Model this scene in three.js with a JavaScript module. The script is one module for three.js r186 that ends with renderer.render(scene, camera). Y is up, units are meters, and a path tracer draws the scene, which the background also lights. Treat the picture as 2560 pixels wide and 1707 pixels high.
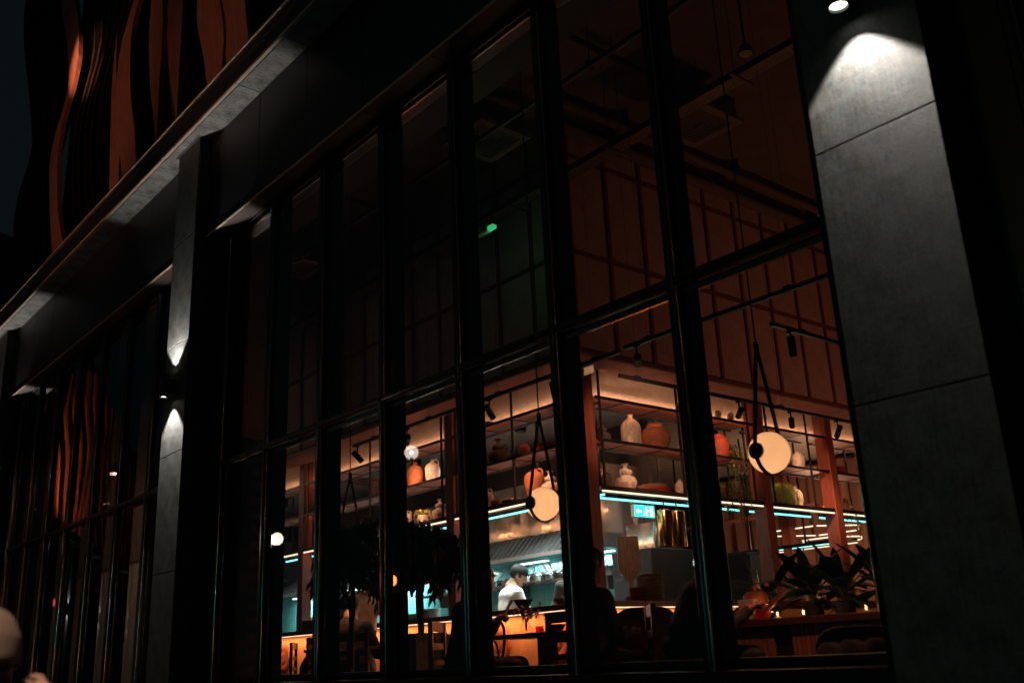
import * as THREE from 'three';
import { RoundedBoxGeometry } from 'three/addons/geometries/RoundedBoxGeometry.js';
import { mergeGeometries } from 'three/addons/utils/BufferGeometryUtils.js';
import { RectAreaLightUniformsLib } from 'three/addons/lights/RectAreaLightUniformsLib.js';
RectAreaLightUniformsLib.init();

// ---------------------------------------------------------------- camera, sky, moon, exposure
// Heights in this file are metres above the camera's eye; everything is lifted by EYE at the end so that the street lies at 0.
const EYE = 1.6, STREET = -EYE, FLOOR = -0.57, CEIL = 5.85;
const scene = new THREE.Scene();
const camera = new THREE.PerspectiveCamera(38.18, 2560 / 1707, 0.05, 400);
camera.position.set(0, 0, 4.5);
camera.quaternion.setFromRotationMatrix(new THREE.Matrix4().makeBasis(
  new THREE.Vector3(0.63838, -0.04452, -0.76844), new THREE.Vector3(0.26187, 0.95133, 0.16244), new THREE.Vector3(0.72381, -0.30493, 0.61897)));
camera.focus = 10.5; camera.userData.fStop = 1.5;
scene.add(camera);

const renderer = new THREE.WebGLRenderer({ antialias: true });
renderer.setSize(1024, 682);
renderer.toneMapping = THREE.LinearToneMapping;
renderer.toneMappingExposure = 1;
renderer.shadowMap.enabled = true;

{ // night sky: a dim blue-green air, a little lighter towards the horizon
  const w = 64, h = 32, d = new Float32Array(w * h * 4);
  for (let j = 0; j < h; j++) for (let i = 0; i < w; i++) {
    const el = Math.abs((j + 0.5) / h - 0.5) * 2, k = 0.85 + 0.35 * (1 - el), o = (j * w + i) * 4;
    d[o] = 0.0026 * k; d[o + 1] = 0.0043 * k; d[o + 2] = 0.0052 * k; d[o + 3] = 1;
  }
  const t = new THREE.DataTexture(d, w, h, THREE.RGBAFormat, THREE.FloatType);
  t.mapping = THREE.EquirectangularReflectionMapping; t.magFilter = t.minFilter = THREE.LinearFilter; t.needsUpdate = true;
  scene.background = t; scene.environment = t;
}
const moon = new THREE.DirectionalLight(new THREE.Color(0.75, 0.9, 1), 0.006);
moon.position.set(-30, 60, 45); moon.target.position.set(0, 0, 0); moon.castShadow = true;
moon.shadow.camera.left = moon.shadow.camera.bottom = -40; moon.shadow.camera.right = moon.shadow.camera.top = 40; moon.shadow.camera.far = 200;
scene.add(moon);

// ---------------------------------------------------------------- helpers
let seed = 7;
const rnd = (a = 0, b = 1) => { seed = (seed * 1664525 + 1013904223) >>> 0; return a + (b - a) * seed / 4294967296; };
const V = (x, y, z) => new THREE.Vector3(x, y, z);
const names = new Map();
const numbered = n => { const k = names.get(n) || 0; names.set(n, k + 1); return k ? n + '_' + String(k).padStart(3, '0') : n; };
function thing(name, label, category, group, pos = [0, 0, 0], ry = 0) {
  const g = new THREE.Group(); g.name = numbered(name); g.position.set(...pos); g.rotation.y = ry;
  g.userData = { label, category }; if (group) g.userData.group = group;
  scene.add(g); return g;
}
function part(parent, name, geo, mat, label) {
  const m = new THREE.Mesh(geo, mat); m.name = name; if (label) m.userData.label = label; parent.add(m); return m;
}
function structure(name, geo, mat) { const m = new THREE.Mesh(geo, mat); m.name = numbered(name); m.userData = { kind: 'structure' }; scene.add(m); return m; }
// a box between two corners, uv in metres
function bx(x0, x1, y0, y1, z0, z1) {
  const w = x1 - x0, h = y1 - y0, d = z1 - z0, g = new THREE.BoxGeometry(w, h, d), uv = g.attributes.uv;
  const S = [[d, h], [d, h], [w, d], [w, d], [w, h], [w, h]];
  for (let i = 0; i < 24; i++) { const s = S[i >> 2]; uv.setXY(i, uv.getX(i) * s[0] + x0 * 0.37, uv.getY(i) * s[1] + y0 * 0.61); }
  return g.translate((x0 + x1) / 2, (y0 + y1) / 2, (z0 + z1) / 2);
}
function rbx(x0, x1, y0, y1, z0, z1, r = 0.006, seg = 1) {
  const g = new RoundedBoxGeometry(x1 - x0, y1 - y0, z1 - z0, seg, r);
  g.translate((x0 + x1) / 2, (y0 + y1) / 2, (z0 + z1) / 2); metric(g); return g;
}
function metric(g) { // uv in metres from position and normal
  const p = g.attributes.position, n = g.attributes.normal, uv = new Float32Array(p.count * 2);
  for (let i = 0; i < p.count; i++) {
    const a = Math.abs(n.getX(i)), b = Math.abs(n.getY(i)), c = Math.abs(n.getZ(i));
    const u = a > b && a > c ? p.getZ(i) : p.getX(i), v = b > a && b > c ? p.getZ(i) : p.getY(i);
    uv[2 * i] = u; uv[2 * i + 1] = v;
  }
  g.setAttribute('uv', new THREE.BufferAttribute(uv, 2)); return g;
}
const merge = a => { const b = a.map(g => { const h = g.index ? g.toNonIndexed() : g; for (const k of Object.keys(h.attributes)) if (!['position', 'normal', 'uv', 'color'].includes(k)) h.deleteAttribute(k); return h; });
  const col = b.some(g => g.attributes.color), uv = b.every(g => g.attributes.uv);
  for (const g of b) { if (!uv) g.deleteAttribute('uv'); if (!col) g.deleteAttribute('color'); }
  return mergeGeometries(b); };
function rod(a, b, r, seg = 8, r2 = r) { // straight round bar from a to b
  const A = V(...a), B = V(...b), L = A.distanceTo(B), g = new THREE.CylinderGeometry(r2, r, L, seg, 1);
  g.applyQuaternion(new THREE.Quaternion().setFromUnitVectors(V(0, 1, 0), B.clone().sub(A).normalize()));
  return g.translate((A.x + B.x) / 2, (A.y + B.y) / 2, (A.z + B.z) / 2);
}
const tube = (pts, r, seg = 6, n = 24, closed = false) => new THREE.TubeGeometry(new THREE.CatmullRomCurve3(pts.map(p => V(...p)), closed), n, r, seg, closed);
const lathe = (prof, seg = 28) => new THREE.LatheGeometry(prof.map(p => new THREE.Vector2(p[0], p[1])), seg);
function lathes(prof, seg = 28, sub = 5) { // smooth profile
  const c = new THREE.SplineCurve(prof.map(p => new THREE.Vector2(p[0], p[1]))).getPoints(prof.length * sub);
  for (const p of c) p.x = Math.max(p.x, 0.0005);
  return new THREE.LatheGeometry(c, seg);
}
// value noise, tiling with period n
function noiseField(size, n, s) {
  let q = s * 7919 + 13; const g = new Float32Array(n * n);
  for (let i = 0; i < n * n; i++) { q = (q * 1664525 + 1013904223) >>> 0; g[i] = q / 4294967296; }
  return (x, y) => {
    const fx = x / size * n, fy = y / size * n, i = Math.floor(fx), j = Math.floor(fy), u = fx - i, v = fy - j, a = u * u * (3 - 2 * u), b = v * v * (3 - 2 * v);
    const at = (k, l) => g[((l % n) + n) % n * n + ((k % n) + n) % n];
    return (at(i, j) * (1 - a) + at(i + 1, j) * a) * (1 - b) + (at(i, j + 1) * (1 - a) + at(i + 1, j + 1) * a) * b;
  };
}
function texture(size, fn, srgb) {
  const d = new Uint8Array(size * size * 4);
  for (let y = 0; y < size; y++) for (let x = 0; x < size; x++) { const c = fn(x, y), o = (y * size + x) * 4; for (let k = 0; k < 3; k++) d[o + k] = Math.max(0, Math.min(255, Math.round(255 * (c.length ? c[k] : c)))); d[o + 3] = 255; }
  const t = new THREE.DataTexture(d, size, size, THREE.RGBAFormat); t.wrapS = t.wrapT = THREE.RepeatWrapping; t.magFilter = THREE.LinearFilter; t.minFilter = THREE.LinearMipmapLinearFilter; t.generateMipmaps = true;
  if (srgb) t.colorSpace = THREE.SRGBColorSpace; t.needsUpdate = true; return t;
}
const rep = (t, u, v = u) => { const c = t.clone(); c.repeat.set(u, v); c.needsUpdate = true; return c; };

// ---------------------------------------------------------------- materials (linear base colours)
const C = (r, g, b) => new THREE.Color(r, g, b);
const S = (r, g, b, rough = 0.7, o = {}) => new THREE.MeshStandardMaterial({ color: C(r, g, b), roughness: rough, ...o });
const P = (r, g, b, rough, o) => new THREE.MeshPhysicalMaterial({ color: C(r, g, b), roughness: rough, ...o });
const glow = (r, g, b, k = 1) => new THREE.MeshStandardMaterial({ color: C(0.02, 0.02, 0.02), emissive: C(r, g, b), emissiveIntensity: k, roughness: 1 });
const T = {};
{
  const N = 512, a = noiseField(N, 256, 1), a2 = noiseField(N, 128, 2), b = noiseField(N, 24, 3), c = noiseField(N, 6, 4), st = noiseField(N, 40, 9);
  // dark granite: fine crystals, a few pale flecks, broad cloudy patches
  T.stone = texture(N, (x, y) => { const f = 0.62 + 0.6 * (a(x, y) - 0.5) + 0.45 * (a2(x, y) - 0.5) + 0.32 * (b(x, y) - 0.5) + 0.34 * (c(x, y) - 0.5) + 0.3 * (st(x * 2, y * 0.12) - 0.5) + 0.16 * (st(y * 0.5 + 90, x * 0.05) - 0.5) + (a(x + 77, y + 31) > 0.94 ? 0.3 : 0), t = 0.22 * (b(x + 200, y + 50) - 0.5) + 0.18 * (c(x + 90, y) - 0.5); return [f * (0.98 + t), f, f * (0.98 - t * 0.6)]; });
  T.grit = texture(N, (x, y) => 0.5 * a(x, y) + 0.3 * a2(x, y) + 0.2 * b(x, y));
  const s = noiseField(N, 96, 5), l = noiseField(N, 12, 6), m = noiseField(N, 5, 8);
  // wood: long fibres along v
  T.wood = texture(N, (x, y) => { const w = s(x * 1.0, y * 0.06), f = 0.78 + 0.34 * (w - 0.5) + 0.25 * (l(x * 2, y * 0.2) - 0.5) + 0.12 * (m(x, y) - 0.5) + 0.1 * Math.sin(x * 0.16 + 5 * m(x, y * 0.4)); return [f, f * 0.97, f * 0.94]; });
  T.soft = texture(N, (x, y) => { const f = 0.86 + 0.16 * (c(x, y) - 0.5) + 0.14 * (b(x, y) - 0.5) + 0.08 * (a2(x, y) - 0.5); return [f, f, f]; });
  T.clay = texture(N, (x, y) => { const f = 0.72 + 0.4 * (b(x, y) - 0.5) + 0.3 * (a2(x, y) - 0.5) + 0.3 * (c(x, y) - 0.5); return [f, f * 0.98, f * 0.95]; });
  T.weave = texture(N, (x, y) => 0.5 + 0.25 * Math.sin(x * Math.PI / 4) * Math.sin(y * Math.PI / 4) + 0.3 * (a2(x, y) - 0.5));
  T.smear = texture(N, (x, y) => 0.5 + 0.5 * (s(x * 0.5, y * 0.05) - 0.5) + 0.5 * (c(x, y) - 0.5));
}
const M = {
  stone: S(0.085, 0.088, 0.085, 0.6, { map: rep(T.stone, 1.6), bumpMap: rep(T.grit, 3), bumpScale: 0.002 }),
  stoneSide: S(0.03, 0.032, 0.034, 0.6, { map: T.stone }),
  joint: S(0.02, 0.02, 0.02, 0.9),
  frame: P(0.014, 0.0135, 0.013, 0.32, { metalness: 0.4, clearcoat: 0.35, clearcoatRoughness: 0.25 }),
  cap: P(0.012, 0.011, 0.0105, 0.3, { metalness: 0.3, clearcoat: 0.8, clearcoatRoughness: 0.12 }),
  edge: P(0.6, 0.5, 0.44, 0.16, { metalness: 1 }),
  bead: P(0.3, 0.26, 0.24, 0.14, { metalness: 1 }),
  mullion: P(0.0035, 0.0035, 0.0038, 0.85, { map: T.soft, specularIntensity: 0.12 }),
  reveal: S(0.016, 0.016, 0.0165, 0.55, { map: T.soft }),
  fascia: S(0.013, 0.013, 0.014, 0.42, { map: T.soft }),
  soffit: S(0.3, 0.3, 0.29, 0.75, { map: rep(T.stone, 1.2) }),
  trim: S(0.5, 0.37, 0.31, 0.5, { map: T.soft }),
  drip: S(0.05, 0.035, 0.03, 0.5, { map: T.soft }),
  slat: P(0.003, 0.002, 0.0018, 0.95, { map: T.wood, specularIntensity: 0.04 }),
  copper: S(0.34, 0.12, 0.07, 0.5, { map: T.wood }),
  wallDark: S(0.015, 0.012, 0.011, 0.8),
  glass: P(0.86, 0.87, 0.87, 0, { transmission: 1, thickness: 0, ior: 1.75, specularIntensity: 1 }),
  wood: S(0.25, 0.062, 0.034, 0.5, { map: T.wood }),
  woodDark: S(0.09, 0.03, 0.018, 0.4, { map: T.wood }),
  shelfWood: S(0.5, 0.17, 0.085, 0.5, { map: T.wood }),
  steelBlack: S(0.01, 0.0095, 0.009, 0.45, { metalness: 0.3 }),
  black: S(0.008, 0.008, 0.008, 0.6),
  panel: S(0.46, 0.27, 0.25, 0.85, { map: T.soft }),
  batten: S(0.2, 0.05, 0.03, 0.55, { map: T.wood }),
  plaster: S(0.5, 0.4, 0.35, 0.9, { map: T.soft }),
  ceiling: S(0.17, 0.11, 0.085, 0.9, { map: T.soft }),
  white: S(0.72, 0.7, 0.66, 0.8, { map: T.soft }),
  steel: S(0.55, 0.57, 0.57, 0.3, { metalness: 0.9, roughnessMap: T.smear }),
  steelDull: S(0.14, 0.145, 0.145, 0.4, { metalness: 0.8 }),
  brass: S(0.6, 0.38, 0.16, 0.14, { metalness: 1 }),
  tile: S(0.1, 0.36, 0.36, 0.25),
  grout: S(0.1, 0.075, 0.065, 0.8),
  terracotta: S(0.5, 0.16, 0.07, 0.75, { map: T.clay }),
  redclay: S(0.5, 0.07, 0.025, 0.6, { map: T.clay }),
  pale: S(0.62, 0.5, 0.42, 0.75, { map: T.clay }),
  greyclay: S(0.42, 0.34, 0.3, 0.8, { map: rep(T.clay, 3), bumpMap: T.grit, bumpScale: 0.003 }),
  darkclay: S(0.07, 0.045, 0.035, 0.7, { map: T.clay }),
  cream: S(0.66, 0.56, 0.48, 0.7, { map: T.clay }),
  floor: S(0.05, 0.035, 0.028, 0.5, { map: T.wood }),
  asphalt: S(0.045, 0.045, 0.047, 0.9, { map: T.stone }),
  paving: S(0.09, 0.09, 0.092, 0.85, { map: T.stone }),
  leafDark: P(0.012, 0.03, 0.01, 0.32, { side: THREE.DoubleSide }),
  leafFicus: P(0.02, 0.032, 0.012, 0.38, { side: THREE.DoubleSide }),
  leafGreen: S(0.06, 0.1, 0.015, 0.5, { side: THREE.DoubleSide }),
  leafYellow: S(0.3, 0.22, 0.02, 0.5, { side: THREE.DoubleSide }),
  bark: S(0.07, 0.045, 0.03, 0.9, { map: T.wood }),
  concrete: S(0.16, 0.145, 0.13, 0.85, { map: T.stone }),
  clear: P(0.95, 0.95, 0.95, 0.02, { transmission: 1, thickness: 0, ior: 1.5 }),
  amber: P(0.75, 0.2, 0.04, 0.05, { transmission: 0.85, thickness: 0, ior: 1.4 }),
  upholstery: S(0.075, 0.022, 0.015, 0.85, { map: T.weave }),
  flame: glow(1, 0.5, 0.16, 7),
  warmLed: glow(1, 0.72, 0.5, 1.9),
  orangeLed: glow(1, 0.62, 0.34, 2.2),
  cyanLed: glow(0.26, 1.0, 0.98, 1.9),
};
const WARM = C(1, 0.4, 0.17), AMBER = C(1, 0.34, 0.11), CYAN = C(0.2, 1, 0.95), COOL = C(0.86, 1, 0.96);
function area(parent, w, h, color, nits, pos, look) {
  const l = new THREE.RectAreaLight(color, nits, w, h); l.position.set(...pos); parent.add(l);
  l.lookAt(look[0], look[1], look[2]); return l;
}
function spot(parent, color, cd, angle, pos, target, pen = 0.25) {
  const l = new THREE.SpotLight(color, cd, 0, angle, pen, 2); l.position.set(...pos); l.target.position.set(...target); parent.add(l); parent.add(l.target);
  l.target.name = 'aim_point'; l.castShadow = true; l.shadow.radius = 1; return l;
}
function point(parent, color, cd, pos, radius = 2) { const l = new THREE.PointLight(color, cd, 0, 2); l.position.set(...pos); l.castShadow = true; l.shadow.radius = radius; parent.add(l); return l; }
// ---------------------------------------------------------------- street
structure('ground', bx(-140, 90, STREET - 0.3, STREET, -60, 90), M.asphalt);
structure('pavement', bx(-31, 8, STREET, STREET + 0.12, 0.36, 6.2), M.paving);

// ---------------------------------------------------------------- facade grid: mullion right edges at XR(k)
const MOD = 1.1048, XR = k => -10.308 + MOD * k, XP = m => -10.927 + 8.838 * m;
const TRANSOM = 2.14, HEAD = 4.92, SILL = -0.12, WALLZ = 0.19, SOFFIT = 6.28;
const capShape = new THREE.Shape(); // half-round cover cap seen from above: x across, y outwards
capShape.moveTo(-0.03, -0.028); capShape.lineTo(0.03, -0.028); capShape.lineTo(0.03, 0.008); capShape.absarc(0.012, 0.008, 0.018, 0, Math.PI / 2, false); capShape.lineTo(-0.012, 0.026); capShape.absarc(-0.012, 0.008, 0.018, Math.PI / 2, Math.PI, false); capShape.closePath();
const vcap = (x, y0, y1) => { const g = new THREE.ExtrudeGeometry(capShape, { depth: y1 - y0, bevelEnabled: false, curveSegments: 5 }); g.rotateX(-Math.PI / 2); g.scale(1, 1, -1); const ix = g.index; g.translate(x, y0, 0); flip(g); return g; };
const hcap = (y, x0, x1) => { const g = new THREE.ExtrudeGeometry(capShape, { depth: x1 - x0, bevelEnabled: false, curveSegments: 5 }); g.rotateX(-Math.PI / 2); g.scale(1, 1, -1); g.rotateZ(-Math.PI / 2); g.translate(x0, y, 0); flip(g); return g; };
function flip(g) { const p = g.attributes.position.array, n = g.attributes.normal.array; for (let i = 0; i < p.length; i += 9) for (let k = 0; k < 3; k++) { [p[i + 3 + k], p[i + 6 + k]] = [p[i + 6 + k], p[i + 3 + k]]; [n[i + 3 + k], n[i + 6 + k]] = [n[i + 6 + k], n[i + 3 + k]]; } }
const bayLabels = {
  '-3': 'dark glazed facade bay beyond the farthest grey stone pillar', '-2': 'glazed facade bay that mirrors wavy copper ribbons and lit pillars',
  '-1': 'tall glazed facade bay in front of the lit restaurant kitchen', '0': 'glazed facade bay past the brightly lit stone pillar by the bar counter' };
function bay(m, k0, k1) { // glass from mullion k0 to mullion k1
  const g = thing('glazed_bay', bayLabels[m], 'window', 'tall glazed bays of the ground floor');
  for (let k = k0; k <= k1; k++) {
    const x = XR(k) - 0.03;
    const mu = part(g, 'mullion', merge([metric(bx(x - 0.025, x + 0.025, SILL, HEAD, -0.225, -0.034))]), M.mullion);
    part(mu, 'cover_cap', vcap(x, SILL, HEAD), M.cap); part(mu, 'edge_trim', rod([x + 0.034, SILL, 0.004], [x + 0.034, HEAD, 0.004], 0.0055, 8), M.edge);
    if (k === k1) break;
    const a = x + 0.026, b = x + MOD - 0.026;
    const tr = part(g, 'transom', bx(a, b, TRANSOM + 0.004, TRANSOM + 0.078, -0.15, -0.034), M.frame);
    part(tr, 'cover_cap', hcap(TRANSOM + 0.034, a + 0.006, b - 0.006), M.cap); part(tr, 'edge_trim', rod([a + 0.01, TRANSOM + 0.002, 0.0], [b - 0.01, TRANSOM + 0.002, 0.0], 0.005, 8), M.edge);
    const gz = -0.031;
    for (const [y0, y1] of [[SILL + 0.03, TRANSOM], [TRANSOM + 0.08, HEAD - 0.02]]) {
      const pane = part(g, 'glass_pane', new THREE.PlaneGeometry(b - a, y1 - y0).rotateX(rnd(-0.0008, 0.0008)).rotateY(rnd(-0.003, 0.003)).translate((a + b) / 2, (y0 + y1) / 2, gz), M.glass);
      // bright inner glazing bead along the top of each pane
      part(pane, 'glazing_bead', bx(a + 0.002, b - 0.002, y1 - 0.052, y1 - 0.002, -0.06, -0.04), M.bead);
    }
  }
  const xa = XR(k0) - 0.06, xb = XR(k1);
  part(g, 'head_rail', bx(xa, xb, HEAD, HEAD + 0.047, -0.225, -0.004), M.frame);
  part(g, 'sill_rail', bx(xa, xb, SILL - 0.08, SILL, -0.26, 0.03), M.frame);
  part(g, 'plinth', bx(xa, xb, STREET + 0.12, SILL - 0.08, -0.24, 0.0), M.fascia);
  return g;
}
bay(-3, -19, -17); bay(-2, -16, -9); bay(-2, -8, -1); bay(-1, 0, 7); bay(0, 8, 13);
scene.children.filter(o => o.name.startsWith('glazed_bay'))[1].userData.label = 'glazed facade bay between the two farthest grey stone pillars';

// ---------------------------------------------------------------- stone pillars with up-and-down wall lamps
const PW = 0.324, PZ = 0.3375;
function lampGeometry() {
  const y0 = -0.14, y1 = 0.14, r = 0.05;
  return lathe([[r - 0.006, y0 + 0.02], [r - 0.004, y0], [r, y0 + 0.003], [r, y1 - 0.003], [r - 0.004, y1], [r - 0.006, y1 - 0.02], [0.0005, y1 - 0.02], [0.0005, y0 + 0.02], [r - 0.006, y0 + 0.02]], 32);
}
const lampBody = lampGeometry(), lampLens = lathe([[0.0005, 0], [0.043, 0]], 28);
const lensGlow = glow(1, 0.97, 0.88, 9);
function pillar(frame, cx, label, lampLabel, cd) {
  // frame: {pos, ry}; cx local centre
  const g = thing('stone_pillar', label, 'pillar', 'stone pillars along the facade', frame.pos, frame.ry);
  const xs = [cx - PW, cx + PW];
  part(g, 'core', bx(xs[0] + 0.028, xs[1] - 0.028, STREET, SOFFIT - 0.004, -0.2, PZ - 0.034), M.joint);
  const ys = [STREET]; for (let j = -1; j < 5; j++) ys.push(1.05 + 1.32 * j); ys.push(SOFFIT - 0.004);
  for (let i = 0; i + 1 < ys.length; i++) {
    const a = ys[i] + 0.004, b = ys[i + 1] - 0.004;
    const gp = rbx(xs[0], xs[1], a, b, PZ - 0.03, PZ, 0.004);
    const uv = gp.attributes.uv; for (let q = 0; q < uv.count; q++) uv.setXY(q, uv.getX(q) + i * 0.37, uv.getY(q) + i * 0.13);
    part(g, 'stone_panel', gp, M.stone);
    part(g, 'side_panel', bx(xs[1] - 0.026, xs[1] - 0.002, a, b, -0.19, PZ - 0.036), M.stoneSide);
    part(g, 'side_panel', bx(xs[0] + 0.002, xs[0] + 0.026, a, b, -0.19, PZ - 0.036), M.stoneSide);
  }
  // the lamp
  const lz = PZ + 0.125, ly = 3.16;
  const l = thing('wall_lamp', lampLabel, 'wall lamp', 'up-and-down lamps on the pillars');
  l.position.set(cx, ly, lz).applyAxisAngle(V(0, 1, 0), frame.ry).add(V(...frame.pos)); l.rotation.y = frame.ry;
  part(l, 'lamp_body', lampBody, M.black);
  part(l, 'bracket', rbx(-0.045, 0.045, -0.075, 0.075, -0.1235, -0.042, 0.008, 2), M.black);
  const up = part(l, 'lens', lampLens.clone().translate(0, 0.1215, 0), lensGlow), dn = part(l, 'lens', lampLens.clone().rotateX(Math.PI).translate(0, -0.1215, 0), lensGlow);
  const col = C(1, 0.93, 0.84);
  spot(l, col, cd, 0.76, [0, -0.142, 0], [0, -3, 0], 0.12);
  spot(l, col, cd, 0.76, [0, 0.142, 0], [0, 3, 0], 0.12);
}
const MAIN = { pos: [0, 0, 0], ry: 0 };
pillar(MAIN, XP(-2), 'grey stone pillar at the farthest end of the canopy', 'black up-and-down lamp on the farthest pillar under the canopy', 17);
pillar(MAIN, XP(-1), 'grey stone pillar between two dark glazed bays', 'black up-and-down lamp on the pillar between dark glazed bays', 18);
pillar(MAIN, XP(0), 'grey stone pillar with its lamp seen whole', 'black cylinder lamp throwing light up and down the narrow pillar', 14);
pillar(MAIN, XP(1), 'broad grey stone pillar under a bright white pool of light', 'black lamp washing the broad grey pillar with white light', 6.5);
for (const m of [-2, -1, 0, 1]) { // solid infill behind each pillar
  const g = thing('infill_panel', 'black metal infill behind ' + ['the farthest pillar', 'the pillar between dark bays', 'the pillar whose lamp is seen whole', 'the broad brightly lit pillar'][m + 2], 'panel', 'metal infills behind the pillars');
  const k = 8 * m - 1, a = XR(k), b = XR(k + 1) - 0.06;
  part(g, 'metal_sheet', bx(a + 0.001, XP(m) - PW - 0.004, STREET + 0.12, HEAD + 0.045, -0.06, -0.02), M.fascia);
  part(g, 'metal_sheet', bx(XP(m) + PW + 0.004, b - 0.001, STREET + 0.12, HEAD + 0.045, -0.06, -0.02), M.fascia);
}
// ---------------------------------------------------------------- fascia wall and canopy over the windows
const X0 = XR(-19) - 0.06, X1 = XR(13);
{
  const g = thing('fascia_wall', 'black panelled wall band between window heads and canopy', 'wall');
  for (let k = -19; k < 13; k++) part(g, 'wall_panel', rbx(XR(k) - 0.054, XR(k + 1) - 0.06 - 0.002, 4.975, SOFFIT - 0.006, -0.3, WALLZ, 0.004), M.fascia);
  for (let k = -19; k < 13; k++) part(g, 'drip_edge', rbx(XR(k) - 0.056, XR(k + 1) - 0.062, 4.958, 4.974, 0.0, WALLZ - 0.002, 0.003), M.drip);
  for (let k = -19; k < 13; k++) part(g, 'nosing', rbx(XR(k) - 0.056, XR(k + 1) - 0.062, 4.955, 4.978, WALLZ + 0.001, WALLZ + 0.018, 0.004), M.trim);
  const c = thing('canopy', 'long dark canopy with pale stone soffit over the windows', 'canopy');
  for (let k = -19; k < 13; k++) {
    const a = XR(k) - 0.054, b = XR(k + 1) - 0.06;
    part(c, 'soffit_panel', rbx(a + 0.001, b - 0.002, SOFFIT, SOFFIT + 0.02, WALLZ - 0.02, 0.452, 0.003), M.soffit);
    part(c, 'bottom_trim', rbx(a + 0.001, b - 0.002, SOFFIT + 0.004, SOFFIT + 0.04, 0.458, 0.5, 0.005), M.trim);
    part(c, 'top_trim', rbx(a + 0.001, b - 0.002, 6.63, 6.66, 0.47, 0.515, 0.005), M.trim);
  }
  part(c, 'fascia_board', bx(X0, X1, SOFFIT + 0.042, 6.628, 0.38, 0.47), M.fascia);
  part(c, 'roof_sheet', bx(X0, X1, 6.6, 6.64, -0.3, 0.379), M.fascia);
}
// ---------------------------------------------------------------- upper storeys: wavy vertical slats and copper ribbons
const curve = pts => { // x as a smooth function of height through [y, x] rows
  const p = [...pts].sort((a, b) => a[0] - b[0]);
  return y => {
    let i = 0; while (i < p.length - 2 && y > p[i + 1][0]) i++;
    const t = (y - p[i][0]) / (p[i + 1][0] - p[i][0]), q = Math.max(-0.6, Math.min(1.6, t));
    const m = j => j <= 0 || j >= p.length - 1 ? (j <= 0 ? (p[1][1] - p[0][1]) / (p[1][0] - p[0][0]) : (p[j][1] - p[j - 1][1]) / (p[j][0] - p[j - 1][0])) : (p[j + 1][1] - p[j - 1][1]) / (p[j + 1][0] - p[j - 1][0]);
    const h = p[i + 1][0] - p[i][0], q2 = q * q, q3 = q2 * q;
    return (2 * q3 - 3 * q2 + 1) * p[i][1] + (q3 - 2 * q2 + q) * h * m(i) + (-2 * q3 + 3 * q2) * p[i + 1][1] + (q3 - q2) * h * m(i + 1);
  };
};
function ribbon(fl, fr, y0, y1, z, thick, n = 30, zw = () => 0) { // an upright curved board with front, back and edges
  const pos = [], uv = [], idx = [];
  for (let i = 0; i <= n; i++) {
    const y = y0 + (y1 - y0) * i / n; let a = fl(y), b = fr(y); if (b < a + 0.006) b = a + 0.006; const zz = z + zw(y);
    pos.push(a, y, zz, b, y, zz, b, y, zz - thick, a, y, zz - thick); uv.push(0, y, b - a, y, b - a + thick, y, 2 * (b - a), y);
    if (i) for (let k = 0; k < 4; k++) { const o = (i - 1) * 4, q = (k + 1) % 4; idx.push(o + k, o + q, o + 4 + q, o + k, o + 4 + q, o + 4 + k); }
  }
  const e = n * 4; idx.push(0, 2, 1, 0, 3, 2, e, e + 1, e + 2, e, e + 2, e + 3);
  let g = new THREE.BufferGeometry(); g.setAttribute('position', new THREE.Float32BufferAttribute(pos, 3)); g.setAttribute('uv', new THREE.Float32BufferAttribute(uv, 2)); g.setIndex(idx);
  g = g.toNonIndexed(); g.computeVertexNormals(); return g;
}
const TOPY = 15.6, slatEdge = S(0.045, 0.015, 0.01, 0.6);
const edgeCurve = curve([[6.87, -19.31], [7.09, -19.36], [7.78, -19.8], [8.34, -20.08], [8.87, -20.23], [9.31, -20.13], [9.54, -19.73], [9.96, -19.42], [10.32, -19.49], [10.92, -19.77], [11.85, -20.28], [13.04, -21.0], [14.16, -21.55], [15.41, -21.76], [16.24, -21.55]]);
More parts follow.
